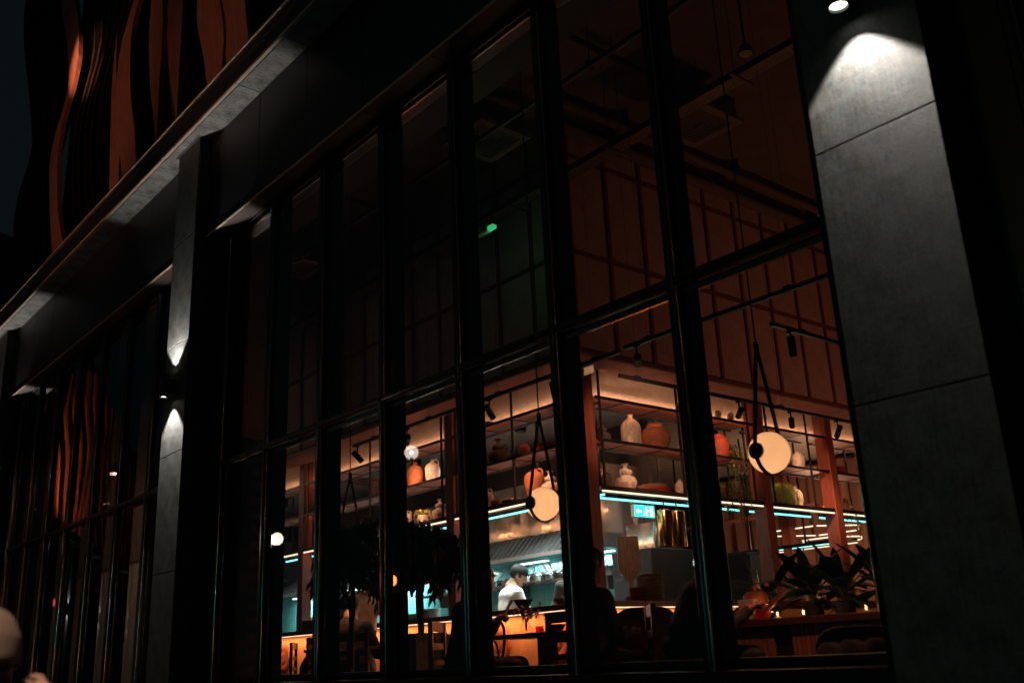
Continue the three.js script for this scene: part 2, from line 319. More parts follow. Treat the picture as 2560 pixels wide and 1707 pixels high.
const R = [ // [y, left, right] of the copper ribbons on this front
  [[6.66, -16.37, -15.77], [7.44, -16.74, -16.31], [8.33, -17.1, -16.64], [8.73, -17.21, -16.71], [9.07, -17.18, -16.71], [9.4, -16.97, -16.64], [9.67, -16.67, -16.38], [10.0, -16.51, -16.15], [10.41, -16.62, -16.06], [11.09, -16.91, -16.26], [12.2, -17.57, -16.8], [13.54, -18.01, -17.39], [14.89, -17.91, -17.7], [16.24, -17.39, -17.28]],
  [[6.66, -13.04, -12.51], [7.26, -13.32, -12.7], [8.08, -13.62, -13.03], [8.49, -13.72, -13.14], [8.86, -13.74, -13.2], [9.23, -13.71, -13.23], [9.51, -13.53, -13.15], [9.76, -13.29, -12.97], [10.41, -12.81, -12.6], [11.25, -12.7, -12.18], [12.49, -13.33, -12.6], [13.74, -13.95, -13.43], [16.24, -13.54, -13.43]],
  [[6.66, -11.97, -11.96], [7.04, -12.04, -11.98], [7.66, -12.31, -12.02], [8.2, -12.47, -12.03], [8.93, -12.61, -12.09], [10.0, -12.6, -12.39], [10.62, -12.44, -12.43]],
  [[6.66, -11.42, -11.4], [6.96, -11.48, -11.44], [7.53, -11.72, -11.47], [8.07, -11.91, -11.48], [8.94, -12.09, -11.52], [10.0, -11.97, -11.66], [10.83, -11.77, -11.75]],
  [[6.66, -9.79, -9.2], [6.82, -9.81, -9.23], [7.72, -10.08, -9.45], [8.75, -10.15, -9.68], [10.0, -9.89, -9.84]],
  [[6.66, -10.27, -9.92], [7.34, -10.49, -9.9], [8.13, -10.8, -10.15], [9.37, -10.72, -10.52], [10.41, -10.52, -10.46]],
  [[6.66, -13.99, -13.6], [7.92, -14.21, -13.78], [9.11, -14.39, -14.21], [9.89, -14.37, -14.35]],
  [[6.66, -7.29, -6.87], [7.91, -7.6, -7.03], [9.37, -7.39, -7.18], [10.93, -7.08, -6.56], [12.49, -7.39, -7.08], [14.58, -7.18, -7.13]],
];
{
  const w = thing('upper_storey', 'dark upper storeys clad in wavy vertical slats with copper ribbons', 'building');
  part(w, 'back_wall', bx(-18.3, X1, 6.66, TOPY, -6, -0.1), M.wallDark);
  const fl = R.map(r => curve(r.map(q => [q[0], q[1]]))), fr = R.map(r => curve(r.map(q => [q[0], q[2]])));
  const lines = [edgeCurve, fl[0], fr[0], fl[1], fr[1]];
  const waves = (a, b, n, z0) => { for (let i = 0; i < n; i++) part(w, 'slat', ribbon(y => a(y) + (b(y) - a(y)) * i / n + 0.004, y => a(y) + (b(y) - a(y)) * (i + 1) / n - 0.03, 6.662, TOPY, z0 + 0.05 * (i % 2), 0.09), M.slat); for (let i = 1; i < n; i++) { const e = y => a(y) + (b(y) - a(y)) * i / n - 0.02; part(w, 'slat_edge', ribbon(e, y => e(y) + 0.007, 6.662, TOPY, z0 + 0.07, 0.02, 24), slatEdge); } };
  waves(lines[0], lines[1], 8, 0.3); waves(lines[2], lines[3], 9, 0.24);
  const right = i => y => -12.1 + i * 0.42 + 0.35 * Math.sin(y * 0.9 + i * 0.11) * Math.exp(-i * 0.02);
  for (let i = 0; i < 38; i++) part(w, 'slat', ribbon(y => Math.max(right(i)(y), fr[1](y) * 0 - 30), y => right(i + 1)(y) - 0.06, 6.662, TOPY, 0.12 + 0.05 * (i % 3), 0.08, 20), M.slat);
  R.forEach((r, i) => part(w, 'copper_ribbon', ribbon(fl[i], fr[i], i ? Math.max(6.662, r[0][0]) : 6.662, r[r.length - 1][0], i < 2 ? 0.46 : 0.34 + 0.03 * (i % 3), 0.07, 36), M.copper));
}
// ---------------------------------------------------------------- the restaurant room
structure('floor', bx(-31, 4.3, FLOOR - 0.1, FLOOR, -15, -0.27), M.floor);
structure('ceiling', bx(-31, 4.3, CEIL, CEIL + 0.1, -15, -0.3), M.ceiling);
structure('wall_back', bx(-31, 4.3, FLOOR, CEIL, -15.2, -15), M.plaster);
structure('wall_right', bx(4.3, 4.5, FLOOR, CEIL, -15, -0.3), M.plaster);
structure('wall_left_end', bx(-31.2, -31, FLOOR, CEIL, -15, -0.3), M.plaster);
structure('header_beam', bx(-31, 4.3, 4.975, CEIL, -0.62, -0.302), M.reveal);
structure('wall_side_room', bx(-31, -15.3, FLOOR, CEIL, -2.6, -2.4), M.plaster);

// brick partition that runs inwards from the facade
{
  const g = thing('brick_partition', 'dark glazed brick partition with pink plaster above it', 'wall');
  const xw = -11.1, ztop = -0.25, zend = -0.98, brickTop = 2.7;
  part(g, 'plaster_wall', bx(xw - 0.16, xw - 0.012, brickTop, CEIL - 0.004, zend, ztop), S(0.24, 0.14, 0.12, 0.9, { map: T.soft }));
  part(g, 'mortar_bed', bx(xw - 0.16, xw - 0.014, FLOOR, brickTop - 0.004, zend + 0.002, ztop - 0.002), S(0.03, 0.03, 0.03, 0.95));
  const L = 0.242, H = 0.079, full = rbx(-0.012, 0, 0, H, -L, 0, 0.003), half = rbx(-0.012, 0, 0, H, -L / 2 + 0.005, 0, 0.003);
  const mats = [P(0.007, 0.0105, 0.011, 0.7, { specularIntensity: 0.25 }), P(0.01, 0.014, 0.015, 0.7, { specularIntensity: 0.25 }), P(0.005, 0.008, 0.009, 0.7, { specularIntensity: 0.25 })];
  for (let r = 0, y = FLOOR + 0.01; y + H < brickTop; r++, y += H + 0.009) {
    let z = ztop - 0.004; if (r % 2) { const b = part(g, 'brick', half, mats[r % 3]); b.position.set(xw, y, z); z -= L / 2 + 0.004; }
    for (; z - L > zend; z -= L + 0.009) { const b = part(g, 'brick', full, mats[Math.floor(rnd(0, 3))]); b.position.set(xw + rnd(-0.002, 0.001), y, z); }
  }
}
// ---------------------------------------------------------------- panelled box hanging over the kitchen
const BX = -7.14, BZ = -2.5, BY = 3.05;
{
  const g = thing('panelled_bulkhead', 'large pale panelled box with reddish battens hanging over the kitchen', 'bulkhead');
  const ys = [BY + 0.05, 4.22, 5.4, CEIL - 0.004], zl = -12.2, xl = -15.2;
  for (let j = 0; j < 3; j++) {
    for (let z = BZ - 0.045, i = 0; z > zl; i++, z -= 0.605) part(g, 'panel', bx(BX - 0.06, BX - 0.022, ys[j] + 0.026, ys[j + 1] - 0.026, Math.max(zl, z - 0.605 + 0.026), z - 0.026), M.panel);
    for (let x = BX - 0.045, i = 0; x > xl; i++, x -= 0.605) part(g, 'panel', bx(Math.max(xl, x - 0.605 + 0.026), x - 0.026, ys[j] + 0.026, ys[j + 1] - 0.026, BZ - 0.06, BZ - 0.022), M.panel);
  }
  for (let z = BZ - 0.045; z > zl; z -= 0.605) part(g, 'batten', bx(BX - 0.058, BX, BY, CEIL - 0.004, z - 0.024, z + 0.024), M.batten);
  for (let x = BX - 0.045 - 0.605; x > xl; x -= 0.605) part(g, 'batten', bx(x - 0.024, x + 0.024, BY, CEIL - 0.004, BZ - 0.058, BZ), M.batten);
  for (const y of [4.22, 5.4]) { part(g, 'rail', bx(BX - 0.057, BX - 0.003, y - 0.024, y + 0.024, zl, BZ - 0.07), M.batten); part(g, 'rail', bx(xl, BX - 0.07, y - 0.024, y + 0.024, BZ - 0.057, BZ - 0.003), M.batten); }
  part(g, 'bottom_rail', bx(BX - 0.06, BX + 0.004, BY, BY + 0.05, zl, BZ + 0.004), M.batten);
  part(g, 'bottom_rail', bx(xl, BX - 0.061, BY, BY + 0.05, BZ - 0.06, BZ + 0.004), M.batten);
  part(g, 'soffit', bx(BX - 0.36, BX + 0.002, BY - 0.02, BY - 0.002, zl, BZ + 0.002), M.panel);
  part(g, 'soffit', bx(xl, BX - 0.361, BY - 0.02, BY - 0.002, BZ - 0.36, BZ + 0.002), M.panel);
  part(g, 'kitchen_ceiling', bx(-22, BX - 0.362, 3.2, 3.24, zl, BZ - 0.362), M.plaster);
  part(g, 'reveal_board', bx(BX - 0.375, BX - 0.362, BY - 0.018, 3.198, zl, BZ - 0.362), M.panel);
  part(g, 'reveal_board', bx(xl, BX - 0.376, BY - 0.018, 3.198, BZ - 0.375, BZ - 0.362), M.panel);
  part(g, 'lining', bx(xl - 0.05, xl, BY, CEIL - 0.004, zl, BZ), M.panel);
}
// ---------------------------------------------------------------- timber posts
const FZ = -2.9, RX = -7.48; // shelf fronts: towards the street, towards the bar
const FR = -3.3, RR = -7.88; // shelf backs
const posts = [
  [-7.63, -7.5, -3.06, -2.9, 'reddish timber post at the outer corner of the kitchen counter'],
  [-10.09, -9.93, -3.06, -2.9, 'reddish timber post beside the jugs and the yellow plant'],
  [-13.97, -13.81, -3.06, -2.9, 'reddish timber post past the brick partition'],
  [-7.66, -7.47, -6.12, -5.96, 'reddish timber post between trailing ivy and grassy pot'],
  [-7.66, -7.47, -7.7, -7.54, 'pink timber post behind the broad-leaved plants'],
  [-9.0, -8.84, -8.55, -8.4, 'pale timber post beside the jug on the rear shelf'],
];
for (const [a, b, c, d, l] of posts) { const g = thing('timber_post', l, 'post', 'timber posts round the kitchen'); part(g, 'shaft', rbx(a, b, 0.515, 3.19, c, d, 0.006), M.wood); part(g, 'base_plate', bx(a - 0.015, b + 0.015, 0.511, 0.519, c - 0.015, d + 0.015), M.steelBlack); }
// ---------------------------------------------------------------- hanging shelves with light strips
const dimLed = glow(1, 0.5, 0.25, 0.8);
function shelfRun(axis, a, b, label, ups) { // axis 'x': along the street side; 'z': along the bar side
  const g = thing('hanging_shelf', label, 'shelf', 'black hanging shelves over the counter');
  const B = (u0, u1, y0, y1, d0, d1) => axis === 'x' ? bx(u0, u1, y0, y1, FZ - d1, FZ - d0) : bx(RX - d1, RX - d0, y0, y1, u0, u1); // d: depth behind the front
  const D = 0.4;
  for (const [y, t] of [[2.73, 0.034], [2.25, 0.034], [1.73, 0.05]]) {
    part(g, 'board', B(a + 0.004, b - 0.004, y - 0.014, y - 0.003, 0.022, D - 0.022), M.shelfWood);
    if (y > 2) { part(g, 'hidden_light_strip', B(a + 0.05, b - 0.05, y - 0.027, y - 0.018, 0.0205, 0.0235), dimLed); const mi = (a + b) / 2, le = b - a - 0.1; axis === 'x' ? area(g, le, 0.008, WARM, 75, [mi, y - 0.0225, FZ - 0.026], [mi, y + 0.2, FZ - 1]) : area(g, le, 0.008, WARM, 75, [RX - 0.026, y - 0.0225, mi], [RX - 1, y + 0.2, mi]); }
    part(g, 'edge_rail', merge([B(a, b, y - t, y, 0, 0.02), B(a, b, y - t, y, D - 0.02, D)]), M.steelBlack);
    const cross = []; for (let u = a + 0.55; u < b - 0.2; u += 0.62) cross.push(B(u - 0.01, u + 0.01, y - t - 0.004, y - t + 0.004, 0.02, D - 0.02)); if (cross.length) part(g, 'cross_bar', merge(cross), M.steelBlack);
  }
  for (const u of ups) for (const d of [0.001, D - 0.021]) part(g, 'upright', B(u - 0.012, u + 0.012, 1.73, 3.03, d, d + 0.02), M.steelBlack);
  const y = 1.68;
  part(g, 'warm_light_strip', B(a + 0.01, b - 0.01, y - 0.02, y - 0.002, 0.002, 0.018), M.warmLed);
  part(g, 'cyan_light_strip', B(a + 0.01, b - 0.01, y - 0.024, y - 0.002, D - 0.022, D - 0.002), M.cyanLed);
  const mid = (a + b) / 2, len = b - a - 0.02;
  if (axis === 'x') {
    area(g, len, 0.014, WARM, 26, [mid, y - 0.023, FZ - 0.02], [mid, y - 0.6, FZ - 1]);
    area(g, len, 0.014, CYAN, 22, [mid, y - 0.027, FZ - D + 0.011], [mid, -5, FZ - D + 0.0105]);
  } else {
    const l1 = area(g, 0.014, len, WARM, 11, [RX - 0.011, y - 0.023, mid], [RX - 0.011, -5, mid + 0.0005]);
    const l2 = area(g, 0.014, len, CYAN, 22, [RX - D + 0.011, y - 0.027, mid], [RX - D + 0.011, -5, mid + 0.0005]);
    for (const l of [l1, l2]) l.rotation.set(-Math.PI / 2, 0, 0);
  }
  return g;
}
shelfRun('x', -9.92, -7.65, 'black hanging shelf with clay pots between two street side posts', [-9.86, -8.74, -7.72]);
shelfRun('x', -13.8, -10.1, 'black hanging shelf with pale jugs left of the yellow plant', [-13.7, -11.9, -10.17]);
shelfRun('x', -15.1, -13.98, 'black hanging shelf end past the brick partition', [-14.9]);
shelfRun('z', -5.94, -3.08, 'black hanging shelf over the stacked plates and wooden peel', [-5.8, -4.45, -3.14]);
shelfRun('z', -7.52, -6.14, 'black hanging shelf with grassy pot over the broad-leaved plants', [-7.1, -6.2]);
shelfRun('z', -9.6, -7.72, 'black hanging shelf run at the far end of the bar side', [-8.6]);
{ // rear shelf, seen from its back: cyan strip towards the kitchen
  const g = thing('rear_shelf', 'rear hanging shelf with a cyan strip in front of brown curtains', 'shelf');
  const z0 = -8.4, z1 = -8.75, x0 = -12, x1 = -7.95;
  part(g, 'board', bx(x0, x1, 1.385, 1.41, z1 + 0.02, z0 - 0.02), M.shelfWood);
  part(g, 'edge_rail', merge([bx(x0, x1, 1.38, 1.43, z0 - 0.02, z0), bx(x0, x1, 1.38, 1.43, z1, z1 + 0.02)]), M.steelBlack);
  part(g, 'cyan_light_strip', bx(x0, x1, 1.364, 1.378, z0 - 0.018, z0 - 0.004), M.cyanLed);
  part(g, 'warm_light_strip', bx(x0, x1, 1.364, 1.378, z1 + 0.004, z1 + 0.018), M.warmLed);
  part(g, 'board', bx(x0, x1, 1.93, 1.955, z1 + 0.02, z0 - 0.02), M.shelfWood);
  for (const x of [-11, -9.6, -8.6]) part(g, 'upright', bx(x - 0.012, x + 0.012, 1.43, 3.19, z0 - 0.021, z0 - 0.001), M.steelBlack);
  area(g, x1 - x0, 0.014, CYAN, 10, [(x0 + x1) / 2, 1.36, z0 - 0.011], [(x0 + x1) / 2, -5, z0 - 0.0115]);
}
// pale cove boards behind the shelf tops, washed from below by hidden warm strips
{
  const g = thing('cove_light', 'pale cove board washed by a hidden warm strip above the shelves', 'light strip');
  const m = glow(1, 0.62, 0.4, 0.9), c = C(1, 0.5, 0.27), bd = S(0.62, 0.5, 0.42, 0.9, { map: T.soft });
  part(g, 'cove_board', bx(-15.1, -7.68, 2.735, 3.198, FZ - 0.2, FZ - 0.18), bd); part(g, 'cove_board', bx(RX - 0.2, RX - 0.18, 2.735, 3.198, -9.6, FZ - 0.21), bd);
  part(g, 'light_strip', bx(-15.1, -7.68, 2.738, 2.748, FZ - 0.12, FZ - 0.108), m); part(g, 'light_strip', bx(RX - 0.12, RX - 0.108, 2.738, 2.748, -9.6, -3.1), m);
  area(g, 7.1, 0.014, c, 30, [-11.4, 2.753, FZ - 0.114], [-11.4, 2.753 + 0.8, FZ - 1.114]);
  area(g, 6.4, 0.014, c, 30, [RX - 0.114, 2.753, -6.35], [RX - 1.114, 2.753 + 0.8, -6.35]);
}
// ---------------------------------------------------------------- counter round the kitchen
const CT = 0.51;
{
  const g = thing('kitchen_counter', 'long wooden kitchen counter with glowing orange light under its lip', 'counter');
  part(g, 'worktop', rbx(-15.1, -7.3, CT - 0.06, CT, -3.42, -2.7, 0.006), M.woodDark);
  part(g, 'worktop', rbx(-8.0, -7.3, CT - 0.06, CT, -9.6, -3.421, 0.006), M.woodDark);
  const front = S(0.66, 0.36, 0.2, 0.85, { map: T.soft });
  part(g, 'front_panel', bx(-15.1, -7.42, FLOOR, CT - 0.061, -2.9, -2.84), front);
  part(g, 'front_panel', bx(-7.48, -7.42, FLOOR, CT - 0.061, -9.6, -2.901), front);
  part(g, 'light_strip', bx(-15.1, -7.36, CT - 0.073, CT - 0.062, -2.752, -2.738), M.orangeLed);
  part(g, 'light_strip', bx(-7.352, -7.338, CT - 0.073, CT - 0.062, -5.1, -2.76), M.orangeLed);
  area(g, 7.7, 0.014, AMBER, 190, [-11.23, CT - 0.077, -2.745], [-11.23, -5, -2.7455]);
  const l = area(g, 0.014, 2.3, AMBER, 190, [-7.345, CT - 0.077, -3.94], [-7.345, -5, -3.94]); l.rotation.set(-Math.PI / 2, 0, 0);
  // carved round ornaments on the front
  const disc = lathes([[0.001, 0.03], [0.05, 0.034], [0.1, 0.028], [0.15, 0.034], [0.2, 0.026], [0.21, 0.0]], 30).rotateX(Math.PI / 2);
  for (const x of [-14.2, -12.1, -10.6, -9.05, -8.05]) { const d = part(g, 'round_ornament', disc, M.terracotta); d.position.set(x, 0.14, -2.84); }
}
// ---------------------------------------------------------------- kitchen behind the counter
{
  const w = structure('wall_kitchen', bx(-22, -9.35, FLOOR, 3.18, -6.0, -5.9), M.grout);
  const tg = new THREE.BoxGeometry(0.146, 0.146, 0.012), nx = 84, ny = 9, im = new THREE.InstancedMesh(tg, M.tile, nx * ny), mm = new THREE.Matrix4();
  for (let i = 0; i < nx; i++) for (let j = 0; j < ny; j++) im.setMatrixAt(i * ny + j, mm.makeTranslation(-21.9 + i * 0.15, 0.3 + j * 0.15, -5.892));
  im.name = 'tiles'; im.userData = { kind: 'stuff' }; w.add(im);
  const h = thing('extractor_hood', 'long stainless steel extractor hood with slanted grease filters', 'hood');
  part(h, 'skirt', bx(-21, -9.5, 1.35, 1.4, -5.02, -4.98), S(0.4, 0.42, 0.42, 0.5, { metalness: 0.6 }));
  part(h, 'top_box', bx(-21, -9.5, 1.72, 2.5, -5.88, -5.3), M.steel);
  const sl = new THREE.PlaneGeometry(11.5, 0.46).rotateX(-0.77); part(h, 'filter_bed', sl.translate(-15.25, 1.545, -5.15), M.steelDull);
  const baf = bx(-0.035, 0.035, -0.21, 0.21, -0.01, 0.01); baf.rotateX(-0.77);
  for (let x = -20.9; x < -9.5; x += 0.115) { const b = part(h, 'baffle', baf, M.steel); b.position.set(x, 1.552, -5.142); }
  part(h, 'end_panel', bx(-9.5, -9.47, 1.35, 2.5, -5.88, -4.98), M.steel); part(h, 'end_panel', bx(-21.03, -21, 1.35, 2.5, -5.88, -4.98), M.steel);
  const hl = glow(0.8, 1, 0.98, 3);
  for (const x of [-19, -17, -15.2, -13.4, -11.6, -10.2]) { part(h, 'hood_lamp', bx(x - 0.3, x + 0.3, 1.36, 1.38, -5.7, -5.62), hl); area(h, 0.6, 0.08, COOL, 240, [x, 1.355, -5.66], [x, -5, -5.661]); }
  const s = thing('pan_shelf', 'steel wall shelf holding steel pans behind the cook', 'shelf'); part(s, 'board', bx(-14.4, -9.6, 1.03, 1.07, -5.88, -5.5), M.steel);
  for (const x of [-14, -12, -10]) part(s, 'bracket', bx(x - 0.015, x + 0.015, 0.85, 1.029, -5.88, -5.6), M.steelDull);
  const pan = merge([lathe([[0.001, 0], [0.1, 0], [0.108, 0.01], [0.11, 0.1], [0.107, 0.1], [0.1, 0.012], [0.001, 0.01]], 24)]), han = rod([0.1, 0.08, 0], [0.34, 0.2, 0.1], 0.011);
  for (let i = 0; i < 12; i++) { const p = thing('steel_pan', i < 8 ? 'shiny steel saucepan with raised handle on the kitchen wall shelf' : 'shiny steel saucepan on the far part of the wall shelf', 'pan', 'steel pans on the wall shelf', [-10.0 - i * 0.27, 1.072, -5.68 + rnd(-0.04, 0.04)], rnd(0.2, 1)); part(p, 'bowl', pan, M.steel); part(p, 'handle', han, M.steelDull); }
  const c = thing('cooking_range', 'steel cooking range below the extractor hood', 'stove');
  part(c, 'body', bx(-20.5, -9.6, FLOOR, 0.3, -5.86, -5.0), M.steelDull); part(c, 'hob_top', bx(-20.5, -9.6, 0.302, 0.34, -5.86, -4.98), M.steel);
  for (let x = -14; x < -9.7; x += 0.5) part(c, 'pan_support', merge([rod([x, 0.36, -5.6], [x + 0.35, 0.36, -5.6], 0.008), rod([x, 0.36, -5.3], [x + 0.35, 0.36, -5.3], 0.008), rod([x + 0.17, 0.36, -5.7], [x + 0.17, 0.36, -5.15], 0.008)]), M.black);
  // knife rack with dark handled tools
  const k = thing('knife_rack', 'wall rack of dark knives and tools behind the cook', 'knife rack'); part(k, 'magnet_bar', bx(-12.3, -11.2, 1.2, 1.24, -5.884, -5.86), M.black);
  for (let i = 0; i < 7; i++) { const x = -12.2 + i * 0.14; const kn = part(k, 'knife', merge([bx(x - 0.02, x + 0.02, 1.06, 1.2, -5.858, -5.852)]), M.steel); part(kn, 'handle', rod([x, 1.2, -5.845], [x - 0.08, 1.36, -5.8], 0.014), M.black); }
  // shielded cool downlights over the kitchen
  const dl = lathe([[0.0005, 0.2], [0.075, 0.2], [0.08, 0.195], [0.08, 0], [0.072, 0], [0.07, 0.09], [0.0005, 0.09]], 24), dlens = lathe([[0.068, 0.088], [0.0005, 0.088]], 20), dg = glow(0.75, 1, 0.98, 4);
  for (const [x, z, l] of [[-17.6, -4.5, 'at the far end of the range'], [-15.6, -4.4, 'past the brick partition'], [-12.9, -4.4, 'beside the fridge end of the range'], [-11.4, -4.4, 'above the knives'], [-10.2, -4.3, 'above the cook in the cap'], [-10.35, -3.56, 'over the counter behind the cook in the cap'], [-9.2, -4.1, 'near the corner post'], [-8.7, -5.6, 'above the oven block'], [-9.3, -7.4, 'before the rear shelf']]) {
    const d = thing('kitchen_downlight', 'black cylinder downlight with cool light ' + l, 'light', 'kitchen downlights', [x, 2.99, z]); part(d, 'housing', dl, M.black); part(d, 'lens', dlens, dg); spot(d, COOL, z < -7 ? 5 : x < -11 ? 11 : x > -9 ? 6 : z > -4 ? 30 : x < -10 ? 55 : 30, 0.75, [0, 0.01, 0], [0, -3, 0], 0.6);
  }
  // cabinets on the bar side of the kitchen
  const cb = thing('steel_oven', 'grey steel oven block behind the wooden peel', 'oven'); part(cb, 'body', rbx(-9.3, -8.6, FLOOR, 1.25, -5.8, -5.0, 0.01), S(0.035, 0.037, 0.038, 0.38, { metalness: 0.5, map: T.soft })); part(cb, 'door', rbx(-9.22, -8.68, 0.2, 0.9, -4.995, -4.97, 0.008), M.black); part(cb, 'handle', rod([-9.1, 0.95, -4.95], [-8.8, 0.95, -4.95], 0.012), M.steel); part(cb, 'vent_cowl', rbx(-9.2, -8.7, 1.252, 1.6, -5.7, -5.2, 0.01), M.steel);
  const cc = thing('white_column', 'white column standing behind the wooden peel', 'column'); part(cc, 'shaft', bx(-8.75, -8.5, FLOOR, 3.19, -6.4, -6.15), M.plaster);
  const fr = thing('refrigerator', 'tall dark refrigerator between oven and rear shelf', 'refrigerator'); part(fr, 'body', rbx(-9.25, -8.55, FLOOR, 1.25, -7.6, -6.9, 0.01), S(0.03, 0.032, 0.034, 0.38, { metalness: 0.5, map: T.soft })); part(fr, 'door', rbx(-8.548, -8.52, FLOOR + 0.1, 1.2, -7.58, -6.92, 0.006), S(0.05, 0.055, 0.06, 0.35)); part(fr, 'handle', rod([-8.49, 0.4, -7.0], [-8.49, 1.0, -7.0], 0.012), M.steel);
}
// ---------------------------------------------------------------- pottery on the shelves
const handle = (pts, r = 0.009) => tube(pts, r, 6, 16);
const prof = {
  jug: [[0.001, 0], [0.075, 0], [0.088, 0.02], [0.1, 0.12], [0.098, 0.2], [0.07, 0.25], [0.028, 0.275], [0.022, 0.3], [0.03, 0.31], [0.02, 0.308], [0.012, 0.28]],
  gourd: [[0.001, 0], [0.06, 0], [0.085, 0.03], [0.1, 0.075], [0.085, 0.12], [0.045, 0.142], [0.058, 0.165], [0.055, 0.19], [0.025, 0.205], [0.02, 0.235], [0.038, 0.25], [0.03, 0.25], [0.014, 0.23]],
  bottle: [[0.001, 0], [0.1, 0], [0.104, 0.01], [0.106, 0.14], [0.1, 0.23], [0.06, 0.285], [0.032, 0.305], [0.03, 0.335], [0.036, 0.345], [0.024, 0.342], [0.02, 0.31]],
  basket: [[0.001, 0], [0.09, 0], [0.14, 0.06], [0.165, 0.13], [0.155, 0.2], [0.11, 0.26], [0.085, 0.285], [0.095, 0.305], [0.08, 0.305], [0.07, 0.28]],
  jar: [[0.001, 0], [0.08, 0], [0.11, 0.05], [0.125, 0.14], [0.11, 0.24], [0.07, 0.275], [0.072, 0.3], [0.06, 0.3], [0.056, 0.27]],
  amphora: [[0.001, 0], [0.055, 0], [0.08, 0.06], [0.105, 0.17], [0.1, 0.24], [0.06, 0.28], [0.032, 0.29], [0.034, 0.31], [0.022, 0.31], [0.02, 0.28]],
};
const G = Object.fromEntries(Object.entries(prof).map(([k, p]) => [k, lathes(p, 30)]));
G.bowl = lathe([[0.001, 0], [0.05, 0], [0.055, 0.006], [0.1, 0.07], [0.104, 0.072], [0.098, 0.07], [0.05, 0.014], [0.001, 0.012]], 28);
G.dish = lathe([[0.001, 0], [0.11, 0], [0.14, 0.012], [0.18, 0.045], [0.186, 0.047], [0.178, 0.044], [0.13, 0.016], [0.001, 0.01]], 32);
G.plate = lathe([[0.001, 0], [0.09, 0], [0.14, 0.009], [0.145, 0.012], [0.138, 0.0115], [0.09, 0.005], [0.001, 0.004]], 28);
const hJug = handle([[0.026, 0.3, 0], [0.06, 0.305, 0], [0.085, 0.27, 0], [0.083, 0.235, 0]]), hGourd = handle([[0.055, 0.19, 0], [0.09, 0.185, 0], [0.1, 0.15, 0], [0.085, 0.115, 0]], 0.008), hAmph = handle([[0.03, 0.3, 0], [0.07, 0.31, 0], [0.09, 0.27, 0], [0.08, 0.245, 0]], 0.01);
function pot(kind, mat, name, label, pos, s = 1, ry = 0) {
  const g = thing(name, label, 'pottery', 'pottery on the hanging shelves', pos, ry);
  const b = part(g, 'body', G[kind], mat); b.scale.setScalar(s);
  const h = { jug: hJug, gourd: hGourd, amphora: hAmph }[kind]; if (h) part(g, 'handle', h, mat).scale.setScalar(s);
  if (kind === 'basket') { const rg = []; for (let i = 0; i < 12; i++) { const y = 0.03 + i * 0.02, r = 0.0 + ([0.116, 0.131, 0.1435, 0.1535, 0.161, 0.165, 0.1655, 0.1635, 0.159, 0.152, 0.1405, 0.1275])[i]; rg.push(new THREE.TorusGeometry(r, 0.006, 4, 30).rotateX(Math.PI / 2).translate(0, y, 0)); } part(g, 'coils', merge(rg), mat).scale.setScalar(s); }
  return g;
}
const Y2 = 2.252, Y1 = 1.732;
pot('jug', M.terracotta, 'clay_jug', 'terracotta jug beside a whitish jug on the middle shelf', [-11.05, Y2, -3.1], 1.12, 2.2);
pot('jug', M.pale, 'clay_jug', 'whitish jug beside a terracotta jug on the middle shelf', [-10.64, Y2, -3.1], 1.0, 0.6);
pot('jug', M.pale, 'clay_jug', 'small whitish jug beside the yellow plant on the lowest shelf', [-11.25, Y1, -3.08], 0.75, 1);
pot('gourd', M.greyclay, 'gourd_vase', 'small grey gourd vase beside the timber post and yellow plant', [-10.46, Y1, -3.08], 1.1, 1);
pot('gourd', M.darkclay, 'gourd_vase', 'dark gourd vase on the middle shelf of the street side', [-9.27, Y2, -3.12], 1.3, 0.4);
pot('jar', M.darkclay, 'clay_jar', 'dark squat jar next to the dark gourd vase', [-9.62, Y2, -3.14], 0.8);
pot('dish', M.redclay, 'clay_dish', 'bright orange clay dish stacked on the middle shelf', [-8.36, Y2, -3.12], 0.95);
pot('dish', M.terracotta, 'clay_dish', 'terracotta dish on top of the bright orange dish', [-8.34, Y2 + 0.046, -3.12], 0.8);
pot('jug', M.cream, 'clay_jug', 'narrow cream jug at the end of the lowest street side shelf', [-9.5, Y1, -3.1], 0.85, 0.4);
pot('bowl', M.terracotta, 'clay_bowl', 'small terracotta bowl leaning by the dark dish', [-9.28, Y1, -3.06], 0.75);
pot('bowl', M.pale, 'clay_bowl', 'small pale bowl stacked in a terracotta bowl', [-9.27, Y1 + 0.032, -3.06], 0.72);
pot('dish', M.darkclay, 'clay_dish', 'wide dark dish on the lowest street side shelf', [-8.98, Y1, -3.1], 0.85);
pot('amphora', M.terracotta, 'amphora', 'tall terracotta amphora with a loop handle behind a globe lamp', [-8.6, Y1, -3.1], 1.15, 0.5);
pot('gourd', M.pale, 'gourd_vase', 'pale streaked gourd vase beside the tall terracotta amphora', [-8.33, Y1, -3.1], 1.15, 2);
pot('bottle', M.cream, 'clay_bottle', 'broad pale clay bottle beside the coiled basket pot', [-7.7, Y2, -3.84], 1.12, 0);
pot('basket', S(0.42, 0.15, 0.07, 0.8, { map: T.clay }), 'coiled_pot', 'round ribbed brown pot beside the broad pale bottle', [-7.7, Y2, -4.26], 1.05);
pot('gourd', M.greyclay, 'gourd_vase', 'speckled grey gourd vase above the cyan strip', [-7.7, Y1, -3.69], 1.25, 5);
pot('dish', M.pale, 'clay_dish', 'wide pale peach dish beside the speckled gourd vase', [-7.68, Y1 + 0.046, -4.12], 1.0);
pot('dish', M.redclay, 'clay_dish', 'orange red dish under the wide pale peach dish', [-7.68, Y1, -4.18], 1.05);
pot('jar', M.redclay, 'clay_jar', 'red brown round jar above the trailing ivy', [-7.7, Y2, -5.45], 1.05);
